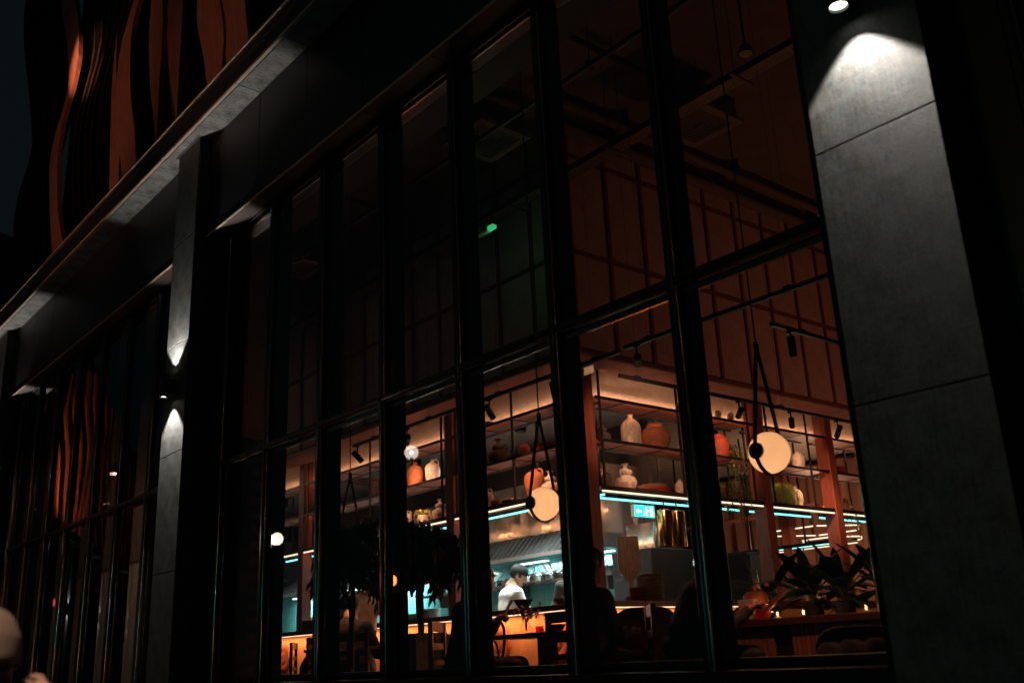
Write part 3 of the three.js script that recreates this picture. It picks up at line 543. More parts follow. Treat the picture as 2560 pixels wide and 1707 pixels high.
pot('jug', M.cream, 'clay_jug', 'white jug beside a stack of red dishes', [-7.7, Y2, -7.14], 0.9, 1.5);
pot('dish', M.redclay, 'clay_dish', 'large bright red dish near the white jug', [-7.7, Y2, -7.95], 1.1);
pot('dish', M.redclay, 'clay_dish', 'red dish stacked on the large bright red dish', [-7.7, Y2 + 0.052, -7.95], 1.0);
pot('jug', M.cream, 'clay_jug', 'white jug beside the grassy pot on the lowest shelf', [-7.72, Y1, -7.0], 0.95, 2.5);
pot('dish', M.pale, 'clay_dish', 'pale dish stacked on a red dish beside the white jug', [-7.7, Y1 + 0.04, -7.33], 0.75);
pot('dish', M.redclay, 'clay_dish', 'red dish below a pale dish beside the white jug', [-7.7, Y1, -7.34], 0.8);
pot('gourd', M.cream, 'gourd_vase', 'white gourd vase on the rear shelf beside a pale post', [-9.35, 1.412, -8.55], 1.0);
pot('jar', M.cream, 'clay_jar', 'white cylinder jar at the far end of the lowest shelf', [-7.7, Y1, -7.92], 0.85);
for (const [z, s] of [[-7.66, 1]]) { const g = thing('candle_jar', 'white candle with dark cap beside the red dish', 'candle', null, [-7.68, Y1, z]); part(g, 'wax', lathe([[0.001, 0], [0.04, 0], [0.042, 0.16], [0.038, 0.17], [0.001, 0.17]], 20), M.cream); part(g, 'cap', lathe([[0.036, 0.171], [0.036, 0.24], [0.001, 0.24]], 20), M.darkclay); }
// smaller pieces that fill the gaps on the shelves
{
  const rows = [['x', -8.05, Y2, 'jug', M.cream, 0.6, 'small cream jug near the corner post on the middle shelf'], ['x', -9.05, Y2, 'bowl', M.pale, 0.7, 'pale bowl between dark gourd vase and orange dish'], ['x', -8.75, Y2, 'jar', M.terracotta, 0.55, 'small terracotta jar behind the orange dish'], ['x', -11.6, Y2, 'gourd', M.pale, 0.95, 'pale gourd vase beside the terracotta jug'], ['x', -12.1, Y2, 'amphora', M.darkclay, 0.9, 'dark slim amphora on the long street side shelf'], ['x', -11.7, Y1, 'jar', M.terracotta, 0.7, 'terracotta jar on the lowest long street side shelf'], ['x', -12.4, Y1, 'bottle', M.pale, 0.75, 'pale squat bottle on the lowest long street side shelf'], ['x', -8.15, Y1, 'bowl', M.redclay, 0.7, 'small red bowl at the corner of the lowest shelf'],
    ['z', -3.35, Y2, 'gourd', M.darkclay, 0.9, 'dark gourd vase beside the corner post on the bar side'], ['z', -4.75, Y2, 'jug', M.pale, 0.8, 'pale jug behind the ribbed brown pot'], ['z', -3.36, Y1, 'jar', M.darkclay, 0.6, 'small dark jar beside the speckled gourd vase'], ['z', -4.6, Y1, 'bottle', M.cream, 0.6, 'small cream bottle behind the peach dishes'], ['z', -4.95, Y1, 'jug', M.greyclay, 0.7, 'small grey jug on the lowest bar side shelf'], ['z', -6.4, Y2, 'amphora', M.cream, 0.85, 'cream amphora above the grassy pot'], ['z', -6.75, Y2, 'jar', M.terracotta, 0.7, 'terracotta jar beside the cream amphora'], ['z', -7.4, Y2, 'bowl', M.cream, 0.8, 'white bowl between white jug and far post'], ['z', -6.32, Y1, 'gourd', M.cream, 0.8, 'small white gourd vase beside the grassy pot']];
  for (const [ax, u, y, k, m, s, l] of rows) pot(k, m, k === 'bowl' ? 'clay_bowl' : k === 'jar' ? 'clay_jar' : k === 'jug' ? 'clay_jug' : k === 'gourd' ? 'gourd_vase' : k === 'bottle' ? 'clay_bottle' : 'amphora', l, ax === 'x' ? [u, y, FZ - 0.2] : [RX - 0.2, y, u], s, u);
  for (const [ax, u, k, m, s, l] of [['x', -9.5, 'bowl', M.cream, 0.6, 'upturned cream bowl on the top shelf of the street side'], ['x', -9.25, 'bowl', M.terracotta, 0.6, 'terracotta bowl on the top shelf of the street side'], ['z', -5.3, 'jar', M.cream, 0.35, 'tiny cream jar on the top bar side shelf'], ['z', -5.55, 'jar', M.cream, 0.35, 'second tiny cream jar on the top bar side shelf']]) pot(k, m, k === 'bowl' ? 'clay_bowl' : 'clay_jar', l, ax === 'x' ? [u, 2.732, FZ - 0.07] : [RX - 0.07, 2.732, u], s);
}
// objects on the kitchen counter, bar side
{
  for (const [n, x, z, m, s, l] of [[15, -7.5, -3.72, M.pale, 1.05, 'tall stack of pale dinner plates on the counter'], [7, -7.42, -3.46, M.terracotta, 0.8, 'short stack of brown plates by the wooden peel']]) {
    const hm = n === 15 ? 0.019 : 0.02;
    for (let i = 0; i < n; i++) { const p = thing('plate', l, 'plate', n === 15 ? 'stack of pale plates' : 'stack of brown plates', [x + rnd(-0.003, 0.003), CT + 0.002 + i * hm, z + rnd(-0.003, 0.003)], rnd(0, 6)); const q = part(p, 'disc', G.plate, m); q.scale.set(s, 1.5, s); }
  }
  const g = thing('pizza_peel', 'pale wooden peel standing upright on the counter', 'peel', null, [-7.55, CT, -3.48]);
  const s = new THREE.Shape(); s.moveTo(-0.11, 0.66); s.quadraticCurveTo(-0.12, 0.69, -0.09, 0.69); s.lineTo(0.09, 0.69); s.quadraticCurveTo(0.12, 0.69, 0.11, 0.66); s.lineTo(0.12, 0.42); s.quadraticCurveTo(0.115, 0.27, 0.02, 0.24); s.lineTo(0.018, 0.01); s.lineTo(-0.018, 0.01); s.lineTo(-0.02, 0.24); s.quadraticCurveTo(-0.12, 0.28, -0.12, 0.42); s.closePath();
  const pg = new THREE.ExtrudeGeometry(s, { depth: 0.016, bevelEnabled: true, bevelSize: 0.004, bevelThickness: 0.004, bevelSegments: 2 });
  const pm = part(g, 'blade_and_handle', pg, S(0.72, 0.52, 0.42, 0.7, { map: rep(T.wood, 3) })); pm.rotation.y = 0.85;
  part(g, 'holder', rbx(-0.05, 0.05, 0, 0.06, -0.05, 0.05, 0.006), M.woodDark);
  const e = thing('exit_sign', 'glowing cyan exit sign hanging under the shelf', 'sign', null, [-7.62, 1.5, -3.85]);
  const cv = document.createElement('canvas'); cv.width = 256; cv.height = 100; const cx = cv.getContext('2d'); cx.fillStyle = '#16c9c2'; cx.fillRect(0, 0, 256, 100); cx.fillStyle = '#f4ffff';
  cx.beginPath(); cx.arc(150, 22, 10, 0, 7); cx.fill(); cx.beginPath(); cx.moveTo(146, 34); cx.lineTo(128, 60); cx.lineTo(112, 84); cx.lineTo(124, 90); cx.lineTo(142, 70); cx.lineTo(158, 92); cx.lineTo(170, 86); cx.lineTo(156, 60); cx.lineTo(170, 46); cx.lineTo(184, 54); cx.lineTo(188, 46); cx.lineTo(168, 34); cx.fill(); cx.fillRect(200, 14, 36, 76); cx.beginPath(); cx.moveTo(20, 50); cx.lineTo(52, 24); cx.lineTo(52, 42); cx.lineTo(94, 42); cx.lineTo(94, 58); cx.lineTo(52, 58); cx.lineTo(52, 76); cx.fill();
  const et = new THREE.CanvasTexture(cv); et.colorSpace = THREE.SRGBColorSpace;
  part(e, 'housing', bx(-0.03, 0.015, -0.065, 0.075, -0.17, 0.17), M.white);
  const face = part(e, 'lit_face', new THREE.PlaneGeometry(0.33, 0.13).rotateY(Math.PI / 2).translate(0.018, 0.005, 0), new THREE.MeshStandardMaterial({ color: C(0.02, 0.02, 0.02), emissive: C(1, 1, 1), emissiveMap: et, emissiveIntensity: 3.6 }));
  area(e, 0.38, 0.14, CYAN, 4, [0.024, 0.005, 0], [3, 1.5, -3.85]);
  // polished brass cylinder lamps over the counter
  for (const [z, s] of [[-4.2, 1], [-4.42, 0.9]]) { const b = thing('brass_pendant', 'tall polished brass cylinder hanging over the counter', 'pendant', 'brass cylinders over the counter', [-7.62, 1.13, z]); part(b, 'shade', lathe([[0.092, 0.0], [0.1, 0.004], [0.1, 0.4], [0.05, 0.42], [0.01, 0.425]].map(q => [q[0] * s, q[1]]), 28), M.brass); part(b, 'stem', rod([0, 0.42, 0], [0, 0.545, 0], 0.008), M.steelBlack); }
  for (const [x, y, z, m, n, l] of [[-8.62, CT, -2.86, M.darkclay, 1.1, 'brown bowl on the counter in front of the cook'], [-8.05, CT, -2.9, M.terracotta, 0.8, 'small clay cup bowl near the corner post']]) { const b = thing('counter_bowl', l, 'bowl', null, [x, y, z]); part(b, 'bowl', G.bowl, m).scale.set(n, n * 1.25, n); }
  for (let k = 0; k < 3; k++) for (let i = 0; i < [8, 6, 9][k]; i++) { const p = thing('plate', 'white plate in one of the stacks before the weeping fig', 'plate', 'white plate stacks on the street side counter', [-11.4 + 0.34 * k, CT + 0.002 + i * 0.014, -3.05]); part(p, 'disc', G.plate, M.white); }
  for (const [x, h, l] of [[-13.2, 0.24, 'dark bottle'], [-13.05, 0.2, 'amber bottle'], [-12.9, 0.26, 'slim clear bottle']]) { const b = thing('counter_bottle', l + ' on the counter past the brick partition', 'bottle', null, [x, CT, -3.0]); part(b, 'glass', lathes([[0.001, 0], [0.035, 0], [0.036, h * 0.55], [0.012, h * 0.75], [0.012, h]], 18), l[0] === 'd' ? M.black : l[0] === 'a' ? M.amber : M.clear); part(b, 'stopper', lathe([[0.013, h], [0.013, h + 0.02], [0.001, h + 0.02]], 12), M.woodDark); }
  const bk = thing('steel_bin', 'black box with chrome rim on the counter past the partition', 'box', null, [-13.6, CT, -2.98]); part(bk, 'body', rbx(-0.16, 0.16, 0, 0.14, -0.1, 0.1, 0.01), M.black); part(bk, 'rim', bx(-0.165, 0.165, 0.14, 0.15, -0.105, 0.105), M.steel);
}
// ---------------------------------------------------------------- opal globe pendants in strap loops
{
  const r = 0.144, opalShell = P(0.96, 0.84, 0.68, 1, { transmission: 0.75, thickness: 0, ior: 1.3 }), bulbGlow = glow(1, 0.6, 0.34, 6), bulb = new THREE.SphereGeometry(0.03, 16, 12), opal = new THREE.MeshStandardMaterial({ color: C(0.75, 0.66, 0.55), roughness: 0.35, emissive: C(1, 0.58, 0.33), emissiveIntensity: 0.95 });
  const ball = new THREE.SphereGeometry(r, 40, 24), boss = new THREE.CylinderGeometry(0.056, 0.056, 0.02, 24).rotateX(Math.PI / 2);
  const strap = []; const q = r + 0.012;
  for (let i = 0; i <= 28; i++) { const a = -0.25 + (Math.PI + 0.5) * i / 28; strap.push([0, -Math.sin(a) * q, Math.cos(a) * q]); }
  const path = [[0, 0.72, 0.012], [0, 0.45, 0.07], ...strap, [0, 0.45, -0.07], [0, 0.72, -0.012]];
  const c = new THREE.CatmullRomCurve3(path.map(p => V(...p))), pts = c.getPoints(120);
  const pos = [], idx = []; pts.forEach((p, i) => { const t = (pts[Math.min(i + 1, 120)].clone().sub(pts[Math.max(i - 1, 0)])).normalize(), n = V(1, 0, 0).cross(t).multiplyScalar(0.006); for (const [sx, sn] of [[-1, -1], [1, -1], [1, 1], [-1, 1]]) pos.push(sx * 0.013, p.y + n.y * sn, p.z + n.z * sn); if (i) for (let k = 0; k < 4; k++) { const o = (i - 1) * 4, e = (k + 1) % 4; idx.push(o + k, o + e, o + 4 + e, o + k, o + 4 + e, o + 4 + k); } });
  let sg = new THREE.BufferGeometry(); sg.setAttribute('position', new THREE.Float32BufferAttribute(pos, 3)); sg.setIndex(idx); sg = sg.toNonIndexed(); sg.computeVertexNormals();
  for (const [x, y, z, l, hall] of [[-3.99, 1.265, -1.2, 'opal globe lamp in a black strap loop near the broad pillar'], [-6.35, 1.25, -1.2, 'opal globe lamp in a black strap loop before the terracotta amphora'], [-9.4, 1.22, -1.1, 'opal globe lamp half hidden by a weeping fig'], [-4.0, 1.4, -7.0, 'opal globe lamp deep in the room behind the broad pillar', 1]]) {
    const g = thing('globe_pendant', l, 'pendant', 'opal globe pendants by the windows', [x, y, z]);
    part(g, 'globe', ball, hall ? opal : opalShell); part(g, 'strap', sg, M.black);
    for (const s of [1, -1]) { const b = part(g, 'strap_boss', boss, M.black); b.position.z = s * (r + 0.004); }
    part(g, 'knot', rod([0, 0.68, 0], [0, 0.8, 0], 0.02, 10), M.black); part(g, 'cord', rod([0, 0.8, 0], [0, CEIL - y, 0], 0.006), M.black);
    if (hall) point(g, C(1, 0.37, 0.17), 6.5, [0, 0, 0], 5); else { part(g, 'bulb', bulb, bulbGlow).position.y = -0.022; point(g, C(1, 0.54, 0.29), 0.115, [0, -0.022, 0], 1.2); spot(g, C(1, 0.37, 0.17), 2.2, 1.35, [0, -r - 0.02, 0], [0, -3, 0], 0.6); }
  }
}
// ---------------------------------------------------------------- lighting tracks and spotlights
function track(a, b, label, wires) {
  const g = thing('lighting_track', label, 'track', 'black lighting tracks'); const x = a[0] !== b[0];
  part(g, 'rail', x ? bx(a[0], b[0], a[1] - 0.018, a[1] + 0.018, a[2] - 0.017, a[2] + 0.017) : bx(a[0] - 0.017, a[0] + 0.017, a[1] - 0.018, a[1] + 0.018, b[2], a[2]), M.steelBlack);
  for (const t of wires) { const px = a[0] + (b[0] - a[0]) * t, pz = a[2] + (b[2] - a[2]) * t; part(g, 'suspension_wire', rod([px, a[1] + 0.018, pz], [px, CEIL, pz], 0.0016, 5), M.steelBlack); part(g, 'canopy_clip', x ? bx(px - 0.04, px + 0.04, a[1] + 0.018, a[1] + 0.034, pz - 0.014, pz + 0.014) : bx(px - 0.014, px + 0.014, a[1] + 0.018, a[1] + 0.034, pz - 0.04, pz + 0.04), M.steelBlack); }
}
track([-11, 2.72, -2.1], [-6.15, 2.72, -2.1], 'long black lighting track along the street side shelves', [0.1, 0.35, 0.62, 0.93]);
track([-6.05, 2.72, -2.06], [-2.4, 2.72, -2.06], 'black lighting track over the bar table near the broad pillar', [0.08, 0.5, 0.9]);
track([-6.7, 2.7, -2.65], [-6.7, 2.7, -8.2], 'black lighting track along the bar side shelves', [0.05, 0.5, 0.9]);
track([-4.8, 2.7, -2.62], [-4.8, 2.7, -4.2], 'short black lighting track near the broad pillar', [0.3]);
function head(pos, aim, cd, label, lit = true) {
  const g = thing('track_spotlight', label, 'spotlight', 'black spotlights on the tracks', pos);
  const d = V(aim[0] - pos[0], aim[1] - pos[1], aim[2] - pos[2]).normalize(), c = V(0, -0.16, 0), a = c.clone().addScaledVector(d, -0.09), b = c.clone().addScaledVector(d, 0.09);
  part(g, 'stem', rod([0, -0.018, 0], [0, -0.17, 0], 0.009), M.steelBlack); part(g, 'adapter', bx(-0.035, 0.035, -0.034, -0.018, -0.015, 0.015), M.steelBlack);
  const q = new THREE.Quaternion().setFromUnitVectors(V(0, 1, 0), d), tg = lathe([[0.0005, -0.09], [0.034, -0.09], [0.036, -0.086], [0.036, 0.087], [0.032, 0.09], [0.03, 0.07], [0.0005, 0.07]], 20); tg.applyQuaternion(q); tg.translate(c.x, c.y, c.z); part(g, 'spot_body', tg, M.steelBlack);
  if (lit) { const lg = lathe([[0.029, 0.071], [0.0005, 0.071]], 16); lg.applyQuaternion(q); lg.translate(c.x, c.y, c.z); part(g, 'lens', lg, glow(1, 0.85, 0.68, 4)); const e = c.clone().addScaledVector(d, 0.092); spot(g, C(1, 0.52, 0.3), cd * 1.5, 0.42, e.toArray(), c.clone().addScaledVector(d, 2).toArray(), 0.5); }
}
const aimed = 'black track spotlight aimed at ';
head([-10.2, 2.72, -2.1], [-10.75, 2.35, -3.1], 6, aimed + 'the whitish jug');
head([-9.75, 2.72, -2.1], [-11.4, 2.2, -3.1], 6, aimed + 'the terracotta jug', true);
head([-8.15, 2.72, -2.1], [-8.5, 1.9, -3.1], 7, aimed + 'the tall terracotta amphora');
head([-11.0 + 0.1, 2.72, -2.1], [-10.7, 1.7, -3.1], 6, aimed + 'the yellow plant');
head([-7.1, 2.72, -2.1], [-7.66, 1.4, -2.95], 0.8, aimed + 'the corner timber post');
head([-5.9, 2.72, -2.06], [-7.7, 2.4, -3.9], 9, aimed + 'the broad pale bottle');
head([-6.7, 2.7, -3.6], [-7.7, 1.8, -3.8], 5, aimed + 'the speckled gourd vase');
head([-6.7, 2.7, -5.6], [-7.7, 2.2, -7.1], 8, aimed + 'the white jug by the red dishes');
head([-6.7, 2.7, -6.6], [-7.7, 1.9, -7.3], 7, aimed + 'the grassy pot');
head([-6.7, 2.7, -4.6], [-7.7, 2.4, -5.4], 4, aimed + 'the red brown jar');
head([-4.8, 2.7, -2.9], [-4.8, -0.5, -3.0], 1.2, 'black track spotlight hanging straight down near the broad pillar', false);
// a bare spot inside the shelf and one over the kitchen
head([-8.3, 3.18, -4.5], [-8.2, 0, -4.4], 8, 'short cylinder downlight seen below the middle shelf');
// ---------------------------------------------------------------- ceiling services
function cassette(x, z, label) {
  const g = thing('air_conditioner', label, 'air conditioner', 'square ceiling air conditioners', [x, 5.3, z]); const m = S(0.22, 0.15, 0.125, 0.8);
  part(g, 'casing', bx(-0.3, 0.3, 0.04, 0.3, -0.3, 0.3), M.steelDull);
  const s = 0.345, t = 0.26; // frame
  part(g, 'frame', merge([bx(-s, s, 0, 0.035, t, s), bx(-s, s, 0, 0.035, -s, -t), bx(-s, -t, 0, 0.035, -t, t), bx(t, s, 0, 0.035, -t, t)]), m);
  for (let i = 0; i < 5; i++) { const a = 0.24 - i * 0.043, w = 0.016; part(g, 'louvre', merge([bx(-a, a, 0.004 + i * 0.004, 0.012 + i * 0.004, a - w, a), bx(-a, a, 0.004 + i * 0.004, 0.012 + i * 0.004, -a, -a + w), bx(-a, -a + w, 0.004 + i * 0.004, 0.012 + i * 0.004, -a + w, a - w), bx(a - w, a, 0.004 + i * 0.004, 0.012 + i * 0.004, -a + w, a - w)]), m); }
  for (const [a, b] of [[-0.28, -0.28], [0.28, 0.28]]) part(g, 'hanger', rod([a, 0.3, b], [a, CEIL - 5.3, b], 0.006), M.steelDull);
}
cassette(-5.75, -3.16, 'pale square air conditioner under the cable tray near the broad pillar'); cassette(-7.31, -1.52, 'pale square air conditioner behind a sprinkler pipe over the window tables'); cassette(-11.6, -1.5, 'pale square air conditioner beside the brick partition');
{
  const g = thing('cable_tray', 'perforated steel cable tray hanging on rods', 'cable tray'); const y = 4.88;
  const holes = (x0, x1) => { const sh = new THREE.Shape([new THREE.Vector2(x0, -0.075), new THREE.Vector2(x1, -0.075), new THREE.Vector2(x1, 0.075), new THREE.Vector2(x0, 0.075)]); for (let i = 0, x = x0 + 0.06; x < x1 - 0.05; x += 0.05, i++) for (const v of i % 2 ? [-0.045, 0, 0.045] : [-0.022, 0.022]) { const h = new THREE.Path(); h.moveTo(x - 0.014, v - 0.005); h.lineTo(x - 0.014, v + 0.005); h.lineTo(x + 0.014, v + 0.005); h.lineTo(x + 0.014, v - 0.005); h.closePath(); sh.holes.push(h); } return new THREE.ExtrudeGeometry(sh, { depth: 0.003, bevelEnabled: false }).rotateX(Math.PI / 2); };
  for (let x = -13; x < -2.5; x += 1.5) part(g, 'tray_bed', holes(x, x + 1.495).translate(0, y, -2.22), S(0.22, 0.15, 0.12, 0.5, { metalness: 0.5 }));
  part(g, 'side_rail', bx(-13, -2.5, y, y + 0.06, -2.144, -2.135), M.steelBlack); part(g, 'side_rail', bx(-13, -2.5, y, y + 0.06, -2.305, -2.296), M.steelBlack);
  for (let x = -12.5; x < -3; x += 1.6) { part(g, 'hanger', merge([rod([x, y + 0.01, -2.12], [x, CEIL, -2.12], 0.004), rod([x, y + 0.01, -2.32], [x, CEIL, -2.32], 0.004)]), M.steelDull); part(g, 'bracket', bx(x - 0.015, x + 0.015, y - 0.02, y - 0.006, -2.38, -2.06), M.steelDull); }
  const p = thing('sprinkler_pipe', 'long sprinkler pipe hung below the ceiling beside the windows', 'pipe');
  part(p, 'pipe', rod([-24, 5.2, -1.31], [4, 5.2, -1.31], 0.028, 14), M.steelDull); for (let x = -14; x < 3; x += 1.7) { part(p, 'hanger', rod([x, 5.2, -1.31], [x, CEIL, -1.31], 0.006), M.steelDull); part(p, 'clamp', bx(x - 0.015, x + 0.015, 5.165, 5.24, -1.35, -1.27), M.steelBlack); }
  for (const [z, l] of [[-1.0, 'thin slotted rail across the ceiling near the window'], [-1.85, 'thin slotted rail across the ceiling near the tray']]) { const r = thing('ceiling_rail', l, 'rail', 'slotted ceiling rails'); for (let x = -12; x < -4; x += 2.1) part(r, 'slotted_bar', bx(x - 0.02, x + 0.02, 5.6, 5.64, z - 0.45, z + 0.45), M.steelBlack); for (let x = -12; x < -4; x += 2.1) part(r, 'hanger', rod([x, 5.64, z], [x, CEIL, z], 0.006), M.steelBlack); }
  for (const [x, y2, r, l] of [[-6.86, 5.5, 0.07, 'thick round duct beside the panelled box'], [-6.62, 5.62, 0.045, 'slim round duct beside the panelled box']]) { const d = thing('ceiling_duct', l, 'duct', 'ducts along the panelled box'); part(d, 'pipe', rod([x, y2, -2.0], [x, y2, -13], r, 16), M.ceiling); for (let z = -3; z > -12; z -= 2) part(d, 'strap', bx(x - r - 0.006, x + r + 0.006, y2 - 0.02, CEIL, z - 0.012, z + 0.012), M.steelDull); }
  const e = thing('green_exit_lamp', 'small green exit lamp under the cable tray', 'sign', null, [-7.5, 4.36, -1.65]);
  part(e, 'housing', rbx(-0.3, 0.02, -0.01, 0.07, -0.035, 0.035, 0.008), M.plaster); part(e, 'lit_lens', bx(0.022, 0.11, -0.005, 0.035, -0.028, 0.028), glow(0.06, 0.9, 0.3, 0.6)); part(e, 'suspension_wire', rod([-0.1, 0.07, 0], [-0.1, CEIL - 4.36, 0], 0.003, 5), M.steelBlack);
  point(e, C(0.1, 1, 0.4), 0.06, [0.1, -0.05, -0.06], 1);
  const u = thing('ceiling_spot', 'small round ceiling spotlight with pale lens, unlit', 'spotlight', null, [-4.25, 4.9, -1.96]); part(u, 'dome', lathes([[0.001, 0.1], [0.05, 0.07], [0.07, 0.01], [0.066, 0], [0.06, 0.01]], 20), M.steelBlack); part(u, 'lens', new THREE.SphereGeometry(0.058, 20, 8, 0, 6.3, 1.57, 1.57).scale(1, 0.35, 1), M.cream); part(u, 'stem', rod([0, 0.1, 0], [0, CEIL - 4.9, 0], 0.01), M.steelBlack);
}
// ---------------------------------------------------------------- rear of the room, bar side
{
  const g = thing('brown_curtain', 'heavy brown curtain closing off the rear of the room', 'curtain'); const n = 220, pos = [], idx = [];
  for (let i = 0; i <= n; i++) { const x = -13 + 9 * i / n, z = -11.2 + 0.09 * Math.sin(i * 0.75) + 0.05 * Math.sin(i * 0.31 + 1); pos.push(x, FLOOR, z, x, 3.1, z * 0.998); if (i) { const o = (i - 1) * 2; idx.push(o, o + 2, o + 3, o, o + 3, o + 1); } }
  const cg = new THREE.BufferGeometry(); cg.setAttribute('position', new THREE.Float32BufferAttribute(pos, 3)); cg.setIndex(idx); cg.computeVertexNormals(); part(g, 'cloth', cg, S(0.2, 0.09, 0.055, 0.95, { side: THREE.DoubleSide })); part(g, 'curtain_rail', rod([-13.1, 3.12, -11.2], [-3.9, 3.12, -11.2], 0.02), M.steelBlack);
  for (const [x, y, z, r, l] of [[-9.3, 1.75, -9.8, 0.75, 'larger thin hexagonal ring lamp hanging before the curtain'], [-8.9, 1.55, -9.6, 0.5, 'smaller thin hexagonal ring lamp hanging before the curtain']]) {
    const h = thing('ring_lamp', l, 'lamp', 'hexagonal ring lamps', [x, y, z]); for (let i = 0; i < 6; i++) { const a = i * Math.PI / 3, b = a + Math.PI / 3 - 0.08; part(h, 'light_tube', rod([r * Math.cos(a), 0, r * Math.sin(a)], [r * Math.cos(b), 0, r * Math.sin(b)], 0.011), glow(1, 0.78, 0.55, 1.7)); }
    for (const a of [0, 2.1, 4.2]) part(h, 'suspension_wire', rod([r * Math.cos(a) * 0.9, 0, r * Math.sin(a) * 0.9], [r * Math.cos(a) * 0.9, 3.18 - y, r * Math.sin(a) * 0.9], 0.002, 4), M.black);
    point(h, C(1, 0.6, 0.35), 3.2, [0, -0.1, 0], 12);
  }
  const w = thing('wire_rack', 'chrome wire rack behind the broad-leaved plants', 'rack', null, [-8.6, FLOOR, -7.9]); const bars = []; for (let i = 0; i < 14; i++) bars.push(rod([-0.35, 0.9 + i * 0.04, 0.2], [0.35, 0.9 + i * 0.04, 0.2], 0.004, 5)); for (let i = 0; i < 8; i++) bars.push(rod([-0.35 + i * 0.1, 0.88, 0.2], [-0.35 + i * 0.1, 1.45, 0.2], 0.004, 5)); part(w, 'wire_grid', merge(bars), M.steel); for (const [x, z] of [[-0.36, -0.2], [0.36, -0.2], [-0.36, 0.2], [0.36, 0.2]]) part(w, 'leg', rod([x, 0, z], [x, 1.5, z], 0.012), M.steel); for (const y of [0.3, 0.85, 1.48]) part(w, 'tier', bx(-0.36, 0.36, y, y + 0.015, -0.2, 0.2), M.steel);
}
// side room: pale curtains and a dim lamp
{
  const g = thing('pale_curtain', 'pale hanging curtain inside the dark mirrored bay', 'curtain'); const n = 160, pos = [], idx = [];
  for (let i = 0; i <= n; i++) { const x = -24 + 8.2 * i / n, z = -2.2 + 0.05 * Math.sin(i * 0.8) + 0.03 * Math.sin(i * 0.37); pos.push(x, FLOOR + 0.02, z, x, 2.0, z); if (i) { const o = (i - 1) * 2; idx.push(o, o + 2, o + 3, o, o + 3, o + 1); } }
  const cg = new THREE.BufferGeometry(); cg.setAttribute('position', new THREE.Float32BufferAttribute(pos, 3)); cg.setIndex(idx); cg.computeVertexNormals(); part(g, 'cloth', cg, S(0.62, 0.52, 0.46, 0.95, { side: THREE.DoubleSide })); part(g, 'curtain_rail', rod([-24, 2.03, -2.2], [-15.7, 2.03, -2.2], 0.015), M.steelBlack);
  const l = thing('cone_pendant', 'small black cone pendant in the mirrored bay', 'pendant', null, [-17.2, 3.3, -1.1]); part(l, 'shade', lathe([[0.14, 0], [0.142, 0.004], [0.03, 0.16], [0.025, 0.2], [0.001, 0.2]], 24), M.black); part(l, 'bulb', new THREE.SphereGeometry(0.04, 16, 12).translate(0, 0.04, 0), glow(1, 0.55, 0.3, 3)); part(l, 'cord', rod([0, 0.2, 0], [0, CEIL - 3.3, 0], 0.004), M.black); point(l, C(1, 0.62, 0.42), 2.6, [0, -0.02, 0], 2);
}
{ // small lit red notice inside the mirrored bay
  const g = thing('red_sign', 'small lit red sign with a white bar behind the mirrored glass', 'sign', null, [-16.25, 1.1, -0.05]);
  part(g, 'plate', bx(-0.075, 0.075, -0.065, 0.065, -0.012, 0), M.black); part(g, 'lit_face', bx(-0.068, 0.068, -0.058, 0.058, 0.001, 0.004), glow(0.42, 0.012, 0.02, 1)); part(g, 'white_bar', bx(-0.01, 0.01, -0.035, 0.035, 0.005, 0.007), glow(0.6, 0.45, 0.45, 1)); part(g, 'suspension_wire', rod([0, 0.065, -0.006], [0, TRANSOM - 1.1 + 0.003, -0.006], 0.002, 5), M.black);
}
// ---------------------------------------------------------------- plants
function blade(len, wid, bend, fold = 0.25, n = 8) { // one pointed leaf: along +y, drooping towards +z, folded at its midrib
  const pos = [], idx = []; let y = 0, z = 0, a = 0;
  for (let i = 0; i <= n; i++) { const t = i / n, w = wid * Math.pow(Math.sin(Math.PI * Math.min(1, 0.06 + t * 0.94)), 0.75) * (1 - 0.25 * t); pos.push(-w, y, z + w * fold, 0, y, z, w, y, z + w * fold); a = bend * t; y += len / n * Math.cos(a); z += len / n * Math.sin(a); if (i) { const o = (i - 1) * 3; idx.push(o, o + 1, o + 4, o, o + 4, o + 3, o + 1, o + 2, o + 5, o + 1, o + 5, o + 4); } }
  const g = new THREE.BufferGeometry(); g.setAttribute('position', new THREE.Float32BufferAttribute(pos, 3)); g.setIndex(idx); g.computeVertexNormals(); return g;
}
function leafCloud(list) { // many small drooping leaves in one geometry: [x, y, z, len, wid, yaw, pitch]
  const pos = [], idx = [], nor = [], e = new THREE.Euler(), q = new THREE.Quaternion(), v = V(0, 0, 0);
  for (const [x, y, z, L, W, yaw, pit] of list) {
    q.setFromEuler(e.set(pit, yaw, rnd(-0.4, 0.4), 'YXZ')); const o = pos.length / 3;
    for (const [a, b, c] of [[0, 0, 0], [-W, -L * 0.35, 0.15 * L * 0.3], [W, -L * 0.35, 0.15 * L * 0.3], [0, -L * 0.45, -0.02 * L], [-W * 0.55, -L * 0.75, 0.02], [W * 0.55, -L * 0.75, 0.02], [0, -L, 0.03 * L]]) { v.set(a, b, c).applyQuaternion(q); pos.push(x + v.x, y + v.y, z + v.z); }
    for (const f of [[0, 1, 3], [0, 3, 2], [1, 4, 3], [3, 5, 2], [4, 6, 3], [3, 6, 5]]) idx.push(o + f[0], o + f[1], o + f[2]);
  }
  let g = new THREE.BufferGeometry(); g.setAttribute('position', new THREE.Float32BufferAttribute(pos, 3)); g.setIndex(idx); g.computeVertexNormals(); return g;
}
